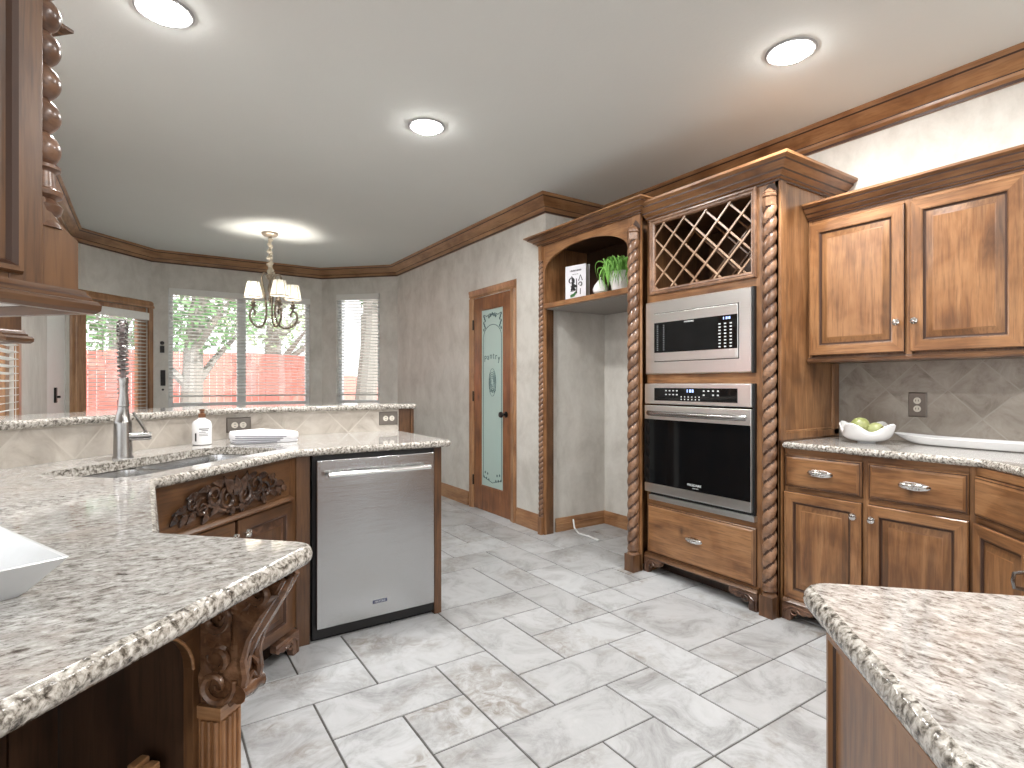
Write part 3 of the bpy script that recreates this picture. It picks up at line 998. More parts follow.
hp = [(.035 + .70 * t, -.032 - .055 * math.sin(PI * t) ** .35, .56) for t in [k / 24 for k in range(25)]]
MB().tube(hp, .016, 12, flat=.7).build('handle', NICKEL, dd)
text_mesh('maker_mark', 'FRIGIDAIRE', .02, MARK, dd, (.40, -.0356, .142), FACING)
text_mesh('maker_mark', 'GALLERY', .009, MARK, dd, (.41, -.0356, .124), FACING, spacing=1.3)
b = MB().box(.04, .785, -.03, .0, .002, .032, 0).box(.04, .78, -.012, 0, .032, .05, 1)
b.build('vent_trim', [STEEL, BLACK], OV, bevel=.002)
MB().box(mx1, mx1 + .014, -.018, 0, .05, .747).build('edge_shadow_gap', BLACK, OV)

# ------------------------------------------------------------------ right run: base cabinet, corner cabinet, worktop, splash, wall cabinet
BC = root('base_cabinet', (2.80, 1.63, 0), -90, 'wooden base cabinet with two drawers over two doors beside the oven tower', 'cabinet')
BW = .80
b = MB().box(0, BW, .02, .565, .1, .885, 0)
b.build('carcass', [WV, WH], BC)
b = MB()
b.box(0, .015, 0, .02, .1, .885, 0).box(.377, .405, 0, .02, .1, .885, 0).box(.78, BW, 0, .02, .1, .885, 0)
for z0, z1 in ((.1, .112), (.662, .69), (.853, .885)):
    b.box(.015, .377, 0, .02, z0, z1, 1).box(.405, .78, 0, .02, z0, z1, 1)
b.build('face_frame', [WV, WH], BC, bevel=.002)
for (xa, xb) in ((.004, .378), (.405, .782)):
    q = drawer_front(xa, xb, .688, .854).build('drawer', W3, BC)
    cup_pull(q, (xa + xb) / 2, .776)
    q = panel_door(xa, xb, .112, .662).build('door', W3, BC)
    knob(q, xb - .026 if xa < .1 else xa + .026, .598)
MB().sweep([(0, 0), (BW, 0)], [(0, 0), (.03, 0), (.034, .008), (.028, .014), (.022, .024), (.0, .028)], .088).build('apron_moulding', DH, BC)
bracket_foot(BC, .0, .09, .16, .09)
bracket_foot(BC, BW, .09, .16, .09, flip=True)
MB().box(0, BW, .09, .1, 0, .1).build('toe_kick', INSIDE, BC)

CC = root('corner_base_cabinet', (2.80, .83, 0), 225, 'angled wooden corner cabinet at the right picture edge with drawer over door', 'cabinet')
MB().box(.0, 1.0, .02, .5, .1, .885).build('carcass', WV, CC)
b = MB().box(0, .012, 0, .02, .1, .885, 0)
for z0, z1 in ((.1, .112), (.662, .69), (.853, .885)):
    b.box(.012, 1.0, 0, .02, z0, z1, 1)
b.build('face_frame', [WV, WH], CC)
drawer_front(.014, .62, .688, .850).build('drawer', W3, CC)
q = panel_door(.014, .34, .112, .662).build('door', W3, CC)
MB().tube([(.31, -.02, .50), (.31, -.05, .505), (.31, -.054, .53), (.31, -.05, .555), (.31, -.02, .56)], .007, 8).build('door_pull', NICKEL, q)
panel_door(.344, .62, .112, .662).build('door', W3, CC)
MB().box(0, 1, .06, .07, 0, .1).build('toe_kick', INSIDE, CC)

def slab(name, poly, z0, z1, label=None, hole=None, r=.015, cat='worktop', stone=None):
    """stone slab from a CCW outline with rounded nose edge"""
    b = MB()
    h = z1 - z0
    prof = []
    for k in range(7):
        a = -PI / 2 + PI * k / 6
        prof.append((-(h / 2) * (1 - math.cos(a)) * .8, z0 + h / 2 + h / 2 * math.sin(a)))
    rows = [[(p[0], p[1], z) for p in poly_offset(poly, d, True)] for d, z in prof]
    b.grid(rows, cu=True, m=1)
    topv = rows[-1]; botv = rows[0]
    loops = [[Vector(p) for p in topv]]
    if hole:
        loops.append([Vector((p[0], p[1], z1)) for p in hole])
    flat = [tuple(p) for L in loops for p in L]
    fix = []
    for t in tessellate_polygon(loops):
        p, q, s_ = (Vector(flat[k]) for k in t)
        fix.append(t if (q - p).cross(s_ - p).z > 0 else tuple(reversed(t)))
    b.add(flat, fix, 0)
    b.add([(p[0], p[1], z0) for p in flat], [tuple(reversed(t)) for t in fix], 0)
    if hole:
        n = len(hole)
        b.add([(p[0], p[1], z1) for p in hole] + [(p[0], p[1], z0) for p in hole], [((i + 1) % n, i, n + i, n + (i + 1) % n) for i in range(n)], 1)
    o = b.build(name, [stone or GRANITE, GEDGE], angle=50)
    if label:
        tag(o, label, cat)
    return o
TOPZ0, TOPZ1 = .886, .92
slab('worktop', round_corners([(2.768, 1.626), (2.768, .80), (2.0, .032), (2.0, -.9), (3.365, -.9), (3.365, 1.626)], {1: .05}), TOPZ0, TOPZ1, 'speckled granite worktop along the right wall under the wall cabinet')
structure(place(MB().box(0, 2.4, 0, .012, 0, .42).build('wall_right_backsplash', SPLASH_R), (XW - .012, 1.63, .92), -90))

def outlet(loc, rot, label, horiz=False):
    o = root('wall_outlet', loc, rot, label, 'outlet', 'pewter outlet plates')
    w, h = (.062, .042) if horiz else (.042, .064)
    MB().rings(-w, w, -h, h, [(0, 0), (0, -.003), (.005, -.008), (.008, -.008)], [(0, 0)] * 3, 0).build('plate', PEWTER, o)
    for s in (-1, 1):
        c = (s * .021, 0) if horiz else (0, s * .021)
        b = MB().lathe([(.017, 0), (.017, .003), (.0, .003)], (c[0], -.008, c[1]), 16, mat=Matrix.Rotation(PI / 2, 3, 'X'))
        k = b.build('socket', IVORY, o)
        d = MB()
        for t in (-1, 1):
            if horiz:
                d.box(c[0] - .004, c[0] + .006, -.0118, -.0105, t * .006 - .0012, t * .006 + .0012)
            else:
                d.box(t * .006 - .0012, t * .006 + .0012, -.0118, -.0105, c[1] - .004, c[1] + .006)
        d.build('slots', BLACK, k)
    return o
outlet((XW - .012, 1.236, 1.112), -90, 'pewter wall outlet on the splash between bowl and long platter')

UC = root('wall_cabinet', (3.03, 1.63, 0), -90, 'wooden two-door wall cabinet with crown moulding on the right wall', 'cabinet')
UW = .98
b = MB().box(0, UW, .02, .338, 1.352, 2.14, 0)
b.build('carcass', WV, UC)
b = MB().box(0, .018, 0, .02, 1.36, 2.12, 0).box(.462, .492, 0, .02, 1.36, 2.12, 0).box(.895, UW, 0, .02, 1.36, 2.12, 0).box(.018, .462, 0, .02, 2.08, 2.12, 1).box(.492, .895, 0, .02, 2.08, 2.12, 1)
b.build('face_frame', [WV, WH], UC, bevel=.002)
for (xa, xb) in ((.014, .463), (.488, .897)):
    q = panel_door(xa, xb, 1.374, 2.084, rail=.06).build('door', W3, UC)
    knob(q, xb - .024 if xa < .1 else xa + .026, 1.515)
MB().sweep([(-.0, .0), (UW, .0)], crown_profile(.07, .085), 2.105, dark=(1, 3, 6, 10)).box(0, UW, 0, .338, 2.14, 2.15).build('crown_moulding', [WH, GLAZE], UC)
MB().sweep([(0, 0), (UW, 0)], [(0, 0), (.014, 0), (.02, .006), (.02, .014), (.01, .02), (.006, .03), (0, .03)], 1.333).box(0, UW, 0, .338, 1.338, 1.353).build('light_rail', DH, UC)

# bowl of fruit and platter
BOWL = root('fruit_bowl', (3.08, 1.36, TOPZ1), 0, 'white wavy-rimmed bowl holding green fruit on the right worktop', 'bowl')
rows = []
for i in range(13):
    t = i / 12
    row = []
    for k in range(48):
        a = 2 * PI * k / 48
        wv = 1 + .5 * (t ** 3) * .22 * (math.cos(4 * a + .6))
        rr = (.042 + .078 * math.sin(t * PI / 2) ** .8) * (1 + .14 * t ** 3 * math.cos(4 * a + .6))
        z = .008 + .070 * t ** 1.7 + .022 * t ** 4 * math.cos(4 * a + .6)
        row.append((rr * math.cos(a), rr * math.sin(a), z))
    rows.append(row)
inner = [[(p[0] * .95, p[1] * .95, p[2] + .005) for p in r] for r in reversed(rows)]
b = MB().lathe([(.0, 0), (.04, 0), (.042, .009), (0, .009)], seg=48)
b.grid(rows + inner, cu=True, cap=True)
b.build('bowl', PORC, BOWL)
def fruit(name, loc, r, rot, label, col):
    m = NT('green_pear_skin')
    m.col(m.ramp(m.noise(m.map(), 12, 4), [(.35, col), (.7, srgb(166, 168, 116))]))
    m.set(roughness=.35)
    o = root(name, loc, 0, label, 'fruit', 'green fruit in the bowl')
    Rm = Matrix.Rotation(rot[0], 3, 'X') @ Matrix.Rotation(rot[1], 3, 'Y')
    pr = [(r * .25, -r * .93), (r * .7, -r * .75), (r * .97, -r * .25), (r, .0), (r * .9, r * .38), (r * .66, r * .72), (r * .4, r * .95), (r * .15, r * 1.0), (0, r * .97)]
    MB().lathe(pr, seg=18, mat=Rm).build('flesh', m.m, o)
    p0 = Rm @ Vector((0, 0, r * .98)); p1 = Rm @ Vector((.004, .003, r * 1.3))
    MB().tube([tuple(p0), tuple(p1)], .0025, 6).build('stem', DV, o)
fruit('pear', (3.07, 1.385, TOPZ1 + .086), .044, (.5, 1.0), 'green pear topmost in the white bowl', srgb(142, 150, 92))
fruit('pear', (3.085, 1.318, TOPZ1 + .066), .040, (1.1, -.5), 'pale green pear lower right in the white bowl', srgb(164, 170, 118))
# long platter
b = MB()
L, Wd = .36, .075
rows = []
for i in range(15):
    t = i / 14
    row = []
    for k in range(40):
        a = 2 * PI * k / 40
        ca, sa = math.cos(a), math.sin(a)
        p = .55
        u = math.copysign(abs(ca) ** .8, ca); w = math.copysign(abs(sa) ** .8, sa)
        s_ = .72 + .28 * t
        z = .004 + .035 * t ** 1.4 + .012 * t ** 2 * abs(u) ** 3
        row.append(((Wd * s_) * w, (L * s_) * u, z))
    rows.append(row)
b.grid(rows + [[(p[0] * .95, p[1] * .985, p[2] + .002) for p in r] for r in reversed(rows)], cu=True, cap=True)
pl = tag(place(b.build('platter', PORC), (3.22, .93, TOPZ1)), 'long narrow white platter on the right worktop under the wall cabinet', 'platter')

# ------------------------------------------------------------------ island at lower right
IS = root('kitchen_island', (.862, .437, 0), 225, 'wooden island base with raised panels at the lower right corner', 'cabinet')
b = MB().box(.0, 1.3, .02, .95, .0, .885, 0)
b.build('carcass', WV, IS)
b = MB().box(0, .03, 0, .02, 0, .885, 0).box(.03, 1.3, 0, .02, .85, .885, 1).box(.03, 1.3, 0, .02, .0, .14, 1).box(.62, .70, 0, .02, .14, .85, 0)
b.build('face_frame', [WV, WH], IS, bevel=.003)
for xa, xb in ((.024, .63), (.69, 1.29)):
    b = MB().rings(xa, xb, .13, .858, [(0, .0), (0, -.003), (.004, -.009), (.011, -.009), (.015, -.004), (.018, .008), (.024, .012), (.034, .012), (.062, .004), (.066, .004)], [(0, 1), (0, 1), (0, 1), (0, 1), (2, 2), (2, 2), (2, 2), (0, 1), (0, 1)], 0)
    b.build('panel', W3, IS)
s2 = R2 / 2
def isl(u, v):
    return (.87 - s2 * u + s2 * v, .47 - s2 * u - s2 * v)
slab('island_worktop', round_corners([isl(.022, -.024), isl(1.35, -.024), isl(1.35, 1.0), isl(.022, 1.0)], {0: .045}), TOPZ0, TOPZ1, 'speckled granite island top at the lower right corner', stone=GRANITE_LONG)

# ------------------------------------------------------------------ sink run
hole = round_corners([((s - d) / 2, (s + d) / 2) for s, d in ((2.09, 2.20), (3.27, 2.20), (3.27, 2.72), (2.09, 2.72))], .07, 5)
cpoly = round_corners([(1.37, 2.64), (1.37, 3.42), (.37, 3.42), (-1.2, 1.85), (-1.2, -.4), (.282, 1.082), (.026, 1.338), (.026, 2.08), (.586, 2.64)], {0: .03, 5: .045})
slab('worktop', cpoly, TOPZ0, TOPZ1, 'large speckled granite worktop with the sink, angled peninsula end in front', hole)
# double bowl sink
SK = root('sink', (0, 0, 0), 0, 'undermount stainless double-bowl sink set in the angled granite worktop', 'sink')
def bowl_mesh(s0, s1, d0, d1, depth):
    b = MB()
    q = [((s - d) / 2, (s + d) / 2) for s, d in ((s0, d0), (s1, d0), (s1, d1), (s0, d1))]
    top = round_corners(q, .06, 5)
    rows = [[(p[0], p[1], .884) for p in poly_offset(top, .02, True)], [(p[0], p[1], .884) for p in top]]
    for off, z in ((-.004, .85), (-.01, .884 - depth + .05), (-.03, .884 - depth + .012), (-.06, .884 - depth)):
        rows.append([(p[0], p[1], z) for p in poly_offset(top, off, True)])
    b.grid(rows, cu=True)
    n = len(rows[-1])
    o = len(b.v) - n
    b.f.append(tuple(o + k for k in range(n))); b.m.append(0)
    cx, cy = sum(p[0] for p in top) / n, sum(p[1] for p in top) / n
    b.lathe([(.045, 0), (.045, .003), (.03, .003), (.028, .0005), (0, .0005)], (cx, cy, .884 - depth), 20)
    return b
bowl_mesh(2.095, 2.60, 2.205, 2.715, .17).build('bowl', SINKM, SK)
bowl_mesh(2.64, 3.265, 2.205, 2.715, .2).build('bowl', SINKM, SK)

SC = root('sink_cabinet', (0, 2.10, 0), 45, 'angled wooden sink cabinet with dark carved scrollwork below the sink', 'cabinet')
SW = .82
b = MB().box(0.0, SW, .02, .04, .1, .885, 0)
b.build('carcass', DV, SC)
b = MB().box(0, .03, 0, .02, .1, .885, 0).box(SW - .05, SW, 0, .02, 0.1, .885, 0).box(.03, SW - .05, 0, .02, .695, .72, 1).box(.03, SW - .05, 0, .02, .1, .12, 1).box(.385, .415, 0, .02, .12, .695, 0)
b.build('face_frame', [DV, DH], SC, bevel=.002)
MB().box(.03, SW - .05, .002, .02, .72, .885).build('false_front', DH, SC)
MB().sweep([(.03, 0), (SW - .05, 0)], [(0, 0), (.026, 0), (.026, .006), (.018, .010), (.012, .018), (0, .02)], .698).build('rail_moulding', DH, SC)
for xa, xb in ((.035, .392), (.408, .768)):
    q = panel_door(xa, xb, .112, .69).build('door', D3, SC)
    knob(q, xb - .026 if xa < .1 else xa + .03, .635)
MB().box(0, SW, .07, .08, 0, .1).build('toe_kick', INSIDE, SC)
bracket_foot(SC, SW - .02, .1, .17, .1, flip=True)
bracket_foot(SC, .02, .1, .17, .1)
# carved applique
def scroll(b, cx, cz, r0, a0, turns, d, y, th, m=0, n=26):
    pts, rr = [], []
    for k in range(n):
        t = k / (n - 1)
        a = a0 + d * turns * 2 * PI * t
        r = r0 * (1 - .86 * t)
        pts.append((cx + r * math.cos(a), y - .006 * math.sin(PI * t), cz + r * math.sin(a)))
        rr.append(th * (.55 + .6 * math.sin(PI * min(1, t * 1.2 + .1)) - .25 * t))
    b.tube(pts, rr, 7, m)
def leaf(b, x, z, ang, L, w, y, m=0, th=.008, curl=0.0):
    rows = []
    for i in range(8):
        t = i / 7
        ww = w * math.sin(PI * min(1, .12 + .88 * t) ** .8) * .5 + .0008
        a = ang + curl * t
        px, pz = x + L * t * math.cos(ang + curl * t * .5), z + L * t * math.sin(ang + curl * t * .5)
        nx, nz = -math.sin(a), math.cos(a)
        row = []
        for k in range(8):
            q = 2 * PI * k / 8
            row.append((px + nx * ww * math.cos(q), y - th * abs(math.sin(PI * (.15 + .8 * t))) * (.5 + .5 * math.sin(q)) - (.004 * abs(math.cos(q)) if k in (0, 4) else 0), pz + nz * ww * math.cos(q)))
        rows.append(row)
    b.grid(rows, cu=True, m=m, cap=True)
b = MB()
cx, cz, y0 = .41, .80, -.004
leaf(b, cx, cz - .01, PI / 2, .075, .05, y0, th=.02)
for s in (1, -1):
    X = lambda v: cx + s * v
    A_ = lambda a: a if s > 0 else PI - a
    leaf(b, X(.01), cz + .01, A_(PI * .30), .08, .035, y0, th=.016, curl=-s * .5)
    leaf(b, X(.015), cz, A_(PI * .18), .09, .032, y0, th=.014, curl=s * .8)
    scroll(b, X(.045), cz - .015, .045, A_(PI * .55), 1.5, -s, y0, .009)
    scroll(b, X(.115), cz + .012, .042, A_(PI * .95), 1.5, s, y0, .008)
    scroll(b, X(.175), cz - .022, .034, A_(PI * .6), 1.4, -s, y0, .007)
    scroll(b, X(.225), cz + .004, .026, A_(PI), 1.3, s, y0, .006)
    b.tube([(X(.0), y0, cz - .06), (X(.05), y0 - .004, cz - .063), (X(.1), y0 - .004, cz - .045), (X(.15), y0 - .003, cz - .02), (X(.2), y0 - .003, cz - .03), (X(.25), y0, cz - .035)], [.007, .009, .008, .007, .006, .003], 7)
    for (vx, vz, an, L_) in ((.07, .04, .62, .06), (.09, -.03, -.25, .06), (.14, .04, .25, .055), (.15, -.05, -.5, .045), (.2, .025, .3, .05), (.21, -.035, -.3, .05), (.25, -.01, .15, .06), (.25, -.03, -.55, .05), (.29, -.03, -.35, .04), (.02, -.05, -1.0, .04)):
        leaf(b, X(vx), cz + vz, A_(an), L_, .026, y0, th=.012, curl=-s * .7)
b.build('carved_applique', wood('dark_carving', srgb(30, 20, 16), srgb(54, 37, 29), srgb(104, 78, 62), grain=(9, 9, 9), rough=.25, knots=False), SC)
# stile between sink cabinet and dishwasher
FI = tag(place(MB().box(0, .062, 0, .03, 0, .885).build('cabinet_filler', DV, bevel=.002), (.582, 2.685, 0)), 'dark wooden filler strip left of the steel dishwasher', 'cabinet panel')

# hidden-side base cabinet under the short return
LC = root('return_base_cabinet', (-.02, 1.40, 0), 90, 'wooden base cabinet under the worktop behind the peninsula end', 'cabinet')
MB().box(.02, .66, 0, .3, .1, .885).build('carcass', DV, LC)
panel_door(.05, .64, .12, .86).build('door', D3, LC)

# ------------------------------------------------------------------ dishwasher and end panel
DW = root('dishwasher', (.655, 2.68, 0), 0, 'stainless steel dishwasher with long bar handle at the end of the sink run', 'dishwasher')
MB().box(.0, .622, .0, .55, .02, .88).build('tub', BLACK, DW)
b = MB().box(.012, .612, -.03, .0, .072, .862)
dd = b.build('door', DWSTEEL, DW, bevel=.004)
b = MB().tube([(.055, -.072, .795), (.57, -.072, .795)], .013, 14)
for x in (.075, .55):
    b.tube([(x, -.03, .795), (x, -.072, .795)], .009, 10)
b.build('handle', CHROME, dd)
bd = MB().box(.28, .352, -.032, -.03, .137, .153).build('badge', plain('badge_blue', srgb(70, 76, 104), .4), dd)
text_mesh('badge_letters', 'MAYTAG', .0135, MARK, bd, (.316, -.0325, .145), FACING)
MB().box(.0, .622, .03, .04, .0, .072).build('toe_kick', BLACK, DW)
EP = tag(place(MB().box(0, .042, 0, .74, 0, .885).build('end_panel', DV, bevel=.003), (1.278, 2.672, 0)), 'wooden end panel right of the dishwasher', 'cabinet panel')

# ------------------------------------------------------------------ raised bar: pony wall, splash, top
bar_front = [(1.375, 3.42), (.37, 3.42), (-1.2, 1.85)]
back = poly_offset(bar_front, .12, False)
structure(MB().prism([bar_front[0], back[0], back[1], back[2], bar_front[2], bar_front[1]], 0, 1.058).build('wall_bar', WALL))
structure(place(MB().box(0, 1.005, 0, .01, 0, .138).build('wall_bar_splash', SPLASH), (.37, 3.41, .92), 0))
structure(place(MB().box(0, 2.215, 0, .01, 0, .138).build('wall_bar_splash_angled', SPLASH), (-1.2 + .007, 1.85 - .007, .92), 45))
BE = root('bar_end_post', (1.375, 3.42, 0), 0, 'wooden end post under the right end of the raised bar', 'cabinet panel')
MB().box(0, .112, 0, .14, 0, 1.058).build('post', DV, BE, bevel=.003)
MB().box(.085, .1, -.012, 0, .0, 1.058).build('edge_strip', DV, BE, bevel=.003)
fr = poly_offset([(1.50, 3.42), (.37, 3.42), (-1.3, 1.75)], -.04, False)
bk = poly_offset([(1.50, 3.42), (.37, 3.42), (-1.3, 1.75)], .34, False)
bp = [fr[0], bk[0], bk[1], bk[2], fr[2], fr[1]]
slab('raised_bar_counter', round_corners(bp, {0: .03, 1: .03, 5: .5}, 8), 1.058, 1.09, 'raised granite bar top behind the sink, ending at the wooden post', cat='bar counter')
outlet((.435, 3.41, .992), 0, 'horizontal pewter outlet on the bar splash behind the folded towel', True)
outlet((1.305, 3.41, 1.0), 0, 'horizontal pewter outlet on the bar splash next to the wooden end post', True)

# ------------------------------------------------------------------ faucet, bottle, towel, square bowl
FA = root('kitchen_faucet', (-.075, 2.755, TOPZ1), 0, 'brushed nickel spring-neck faucet standing behind the sink', 'faucet')
MB().lathe([(0, 0), (.036, 0), (.036, .005), (.033, .012), (.031, .14), (.029, .15), (.026, .155), (.02, .2), (.02, .235), (.015, .24), (0, .24)], seg=24).build('body', NICKEL, FA)
m = Matrix.Rotation(PI / 2, 3, 'Y')
MB().lathe([(0, 0), (.017, 0), (.017, .07), (.014, .078), (0, .078)], (.02, -.008, .085), 18, mat=m).tube([(.08, -.01, .1), (.06, -.012, .14), (.035, -.014, .185)], [.006, .006, .005], 8).build('handle', NICKEL, FA)
neck = [(0, 0, .24), (0, 0, .36), (0, 0, .47)] + [(0, -.045 + .045 * math.cos(a), .49 + .05 * math.sin(a)) for a in [PI * k / 10 for k in range(11)]] + [(0, -.09, .46), (.004, -.09, .32)]
MB().tube(neck, .009, 10).build('hose', plain('grey_hose', srgb(116, 104, 104), .5), FA)
# coil spring along the neck
P = [Vector(p) for p in neck]
seglen = [0]
for i in range(1, len(P)):
    seglen.append(seglen[-1] + (P[i] - P[i - 1]).length)
def at_len(s):
    for i in range(1, len(P)):
        if s <= seglen[i]:
            t = (s - seglen[i - 1]) / max(1e-6, seglen[i] - seglen[i - 1])
            return P[i - 1].lerp(P[i], t), (P[i] - P[i - 1]).normalized()
    return P[-1], (P[-1] - P[-2]).normalized()
coil = []
tot = seglen[-1]
N = 30 * 12
for k in range(N + 1):
    s = .015 + (tot - .04) * k / N
    p, t = at_len(s)
    a = Vector((1, 0, 0)); c = t.cross(a)
    q = 2 * PI * k / 12
    coil.append(tuple(p + (a * math.cos(q) + c * math.sin(q)) * .0175))
MB().tube(coil, .0034, 6).build('spring', NICKEL, FA)
MB().lathe([(0, -.0), (.017, -.0), (.018, -.01), (.016, -.03), (.015, -.06), (.019, -.10), (.020, -.112), (.016, -.115), (0, -.115)], (.004, -.09, .325), 18).build('spray_head', NICKEL, FA)
MB().tube([(0, 0, .30), (0, -.045, .305), (.004, -.08, .31)], .005, 8).build('holder_arm', NICKEL, FA)

SB = root('soap_bottle', (.235, 3.13, TOPZ1), -12, 'white soap bottle with amber cap beside the sink', 'bottle')
MB().lathe([(0, 0), (.036, 0), (.044, .004), (.044, .102), (.038, .116), (.018, .128), (.015, .136), (0, .136)], seg=24).build('bottle_body', PORC, SB)
MB().lathe([(0, .134), (.017, .134), (.017, .152), (.009, .155), (.008, .164), (.012, .165), (.012, .176), (0, .176)], seg=16).build('cap', plain('amber_cap', srgb(104, 66, 40), .4), SB)
lb = MB()
def curved(b, a0, a1, z0, z1, r):
    n = 6
    rows = [[(r * math.sin(a0 + (a1 - a0) * k / n), -r * math.cos(a0 + (a1 - a0) * k / n), z) for k in range(n + 1)] for z in (z0, z1)]
    b.grid(rows)
for (a0, a1, z0, z1) in ((-.15, .9, .078, .082), (.1, .8, .07, .073), (-.15, .5, .062, .064), (-.15, .8, .054, .056), (-.62, -.42, .02, .06), (-.15, .8, .047, .049)):
    curved(lb, a0, a1, z0, z1, .0444)
lb.build('label_print', DARKPRINT, SB)

TL = root('folded_towel', (.515, 3.10, TOPZ1), 4, 'folded white towel with grey stripes lying on the granite beside the sink', 'towel')
def pillow(b, w, d, z0, h, seed, m=0, rx=.0):
    rr = random.Random(seed)
    rows = []
    n = 24
    for i in range(9):
        t = i / 8
        zz = z0 + h * (.5 - .5 * math.cos(PI * t))
        s_ = .94 + .06 * math.sin(PI * t)
        if i == 8: s_ = .8
        row = []
        for k in range(n):
            a = 2 * PI * k / n
            ca, sa = math.cos(a), math.sin(a)
            u = math.copysign(abs(ca) ** .35, ca); v = math.copysign(abs(sa) ** .35, sa)
            row.append((w * s_ * u, d * s_ * v, zz + .003 * math.sin(3 * u + seed) * t - max(0, u - .2) * .012 * t + rx * u * t))
        rows.append(row)
    b.grid(rows, cu=True, m=m, cap=True)
STRIPE = plain('grey_stripe', srgb(140, 140, 146), .95)
b = MB()
pillow(b, .155, .086, .0, .022, 0)
pillow(b, .158, .090, .016, .046, 2)
b.build('cloth', TOWELM, TL)
b = MB()
for q in range(4):
    b.tube([(-.154, -.03, .010 + q * .011), (-.148, -.078, .010 + q * .011), (-.10, -.0905, .009 + q * .011), (.0, -.091, .007 + q * .0095), (.04 + .015 * q, -.0905, .006 + q * .008)], .0026, 5)
b.build('stripe', STRIPE, TL)

SQ = root('serving_bowl', (-.351, 1.195, TOPZ1), 0, 'white angular rectangular serving bowl on the granite at the left edge', 'bowl')
def sq(s, z):
    return round_corners([(-s, -s), (s, -s), (s, s), (-s, s)], .006, 2), z
rows = []
for s_, z in ((.126, 0), (.134, .007), (.170, .052), (.167, .053), (.164, .052), (.134, .010), (.1, .008)):
    p, _ = sq(s_, z)
    rows.append([(q[0], q[1] + math.copysign(.10, q[1]), z) for q in p])
o = MB().grid(rows, cu=True, cap=True).build('bowl', plain('satin_white_ceramic', srgb(204, 206, 208), .25), SQ, angle=25)
SQ.rotation_euler = (0, 0, math.radians(23))

# ------------------------------------------------------------------ bookcase end of the peninsula with corbel
o45 = (-.545, .545, 0)
BK = root('open_bookcase', o45, 45, 'dark open wooden bookcase under the peninsula end at lower left', 'bookcase')
b = MB()
b.box(-.75, .86, .30, .32, 0, .885, 0).box(.874, .945, .02, .32, 0, .885, 0).box(-.75, .86, .0, .3, .0, .08, 1).box(-.75, .86, .02, .3, .875, .885, 1)
for k in range(18):
    b.box(-.75 + k * .09, -.75 + k * .09 + .086, .292, .30, .08, .875, 0)
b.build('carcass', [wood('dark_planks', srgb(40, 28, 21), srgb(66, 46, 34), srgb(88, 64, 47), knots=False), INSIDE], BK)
b = MB().box(.874, .945, 0, .02, 0, .885, 0)
# arched top rail meeting the stile
arcq = [(.874 - .13 * (1 - math.cos(a)), .70 + .10 * math.sin(a)) for a in [PI / 2 * k / 8 for k in range(9)]]
b.prism([(.874, .885), (-.75, .885), (-.75, .80)] + [(p[0], p[1]) for p in reversed(arcq)], 0, .02, 1, 'y')
b.build('face_frame', [DV, DH], BK, bevel=.002)
MB().tube([(p[0], -.001, p[1]) for p in arcq], .003, 6).build('arch_bead', TH, BK)
MB().box(-.75, .862, .02, .29, .40, .422).build('shelf', DH, BK, bevel=.003)
brd = root('wooden_board', (0, 0, 0), 0, 'light wooden board standing in the dark bookcase beside the carved corbel', 'board')
place(brd, (-.545 + .842 * R2 / 2 - .05 * R2 / 2, .545 + .842 * R2 / 2 + .05 * R2 / 2, .422), 45)
MB().box(-.024, .012, 0, .02, 0, .118).box(-.02, .012, .022, .04, 0, .125, 1).build('board', [TV, TH], brd, bevel=.003)
b = MB().box(.888, .944, -.045, 0, 0, .615, 0)
for k in range(4):
    b.lathe([(.0045, 0), (.0045, .60)], (.896 + k * .0133, -.046, 0), 8)
for k in range(3):
    b.lathe([(.0045, 0), (.0045, .60)], (.887, -.037 + k * .0135, 0), 8)
b.box(.883, .949, -.05, 0, .605, .628, 1)
b.build('fluted_pilaster', [TV, TH], BK)
# carved acanthus corbel
KD = .86
b = MB()
S = [(0, .886), (-.185, .886), (-.19, .872), (-.178, .85), (-.15, .815), (-.118, .77), (-.095, .73), (-.09, .70), (-.098, .675), (-.088, .65), (-.06, .632), (-.03, .628), (0, .628)]
b.prism([(p[0] * KD, p[1]) for p in S], .892, .94, 0, 'x')
b.xf = Matrix(((0, 1, 0, .0), (1, 0, 0, 0), (0, 0, 1, 0), (0, 0, 0, 1)))       # draw side carving in (y,x,z)
def side(fn):
    pass
for (dx, dz, r, a0, tn, dr_) in ((-.045, .667, .036, PI * .9, 1.5, 1), (-.15, .845, .026, PI * .3, 1.3, -1), (-.05, .72, .024, 0, 1.3, -1), (-.045, .79, .03, PI * .5, 1.4, 1), (-.10, .835, .026, PI, 1.3, 1), (-.035, .845, .024, 0, 1.3, -1)):
    scroll(b, dx * KD, dz, r, a0, tn, dr_, .889, .0075)
for (dx, dz, an, L_) in ((-.03, .70, 1.9, .06), (-.02, .74, 2.2, .06), (-.06, .74, 1.4, .07), (-.03, .80, 2.4, .06), (-.08, .80, 1.8, .06), (-.06, .83, 2.8, .06), (-.11, .80, 2.2, .07), (-.015, .66, 1.6, .06)):
    leaf(b, dx, dz, an, L_, .026, .891, th=.012, curl=.6)
b.xf = Matrix()
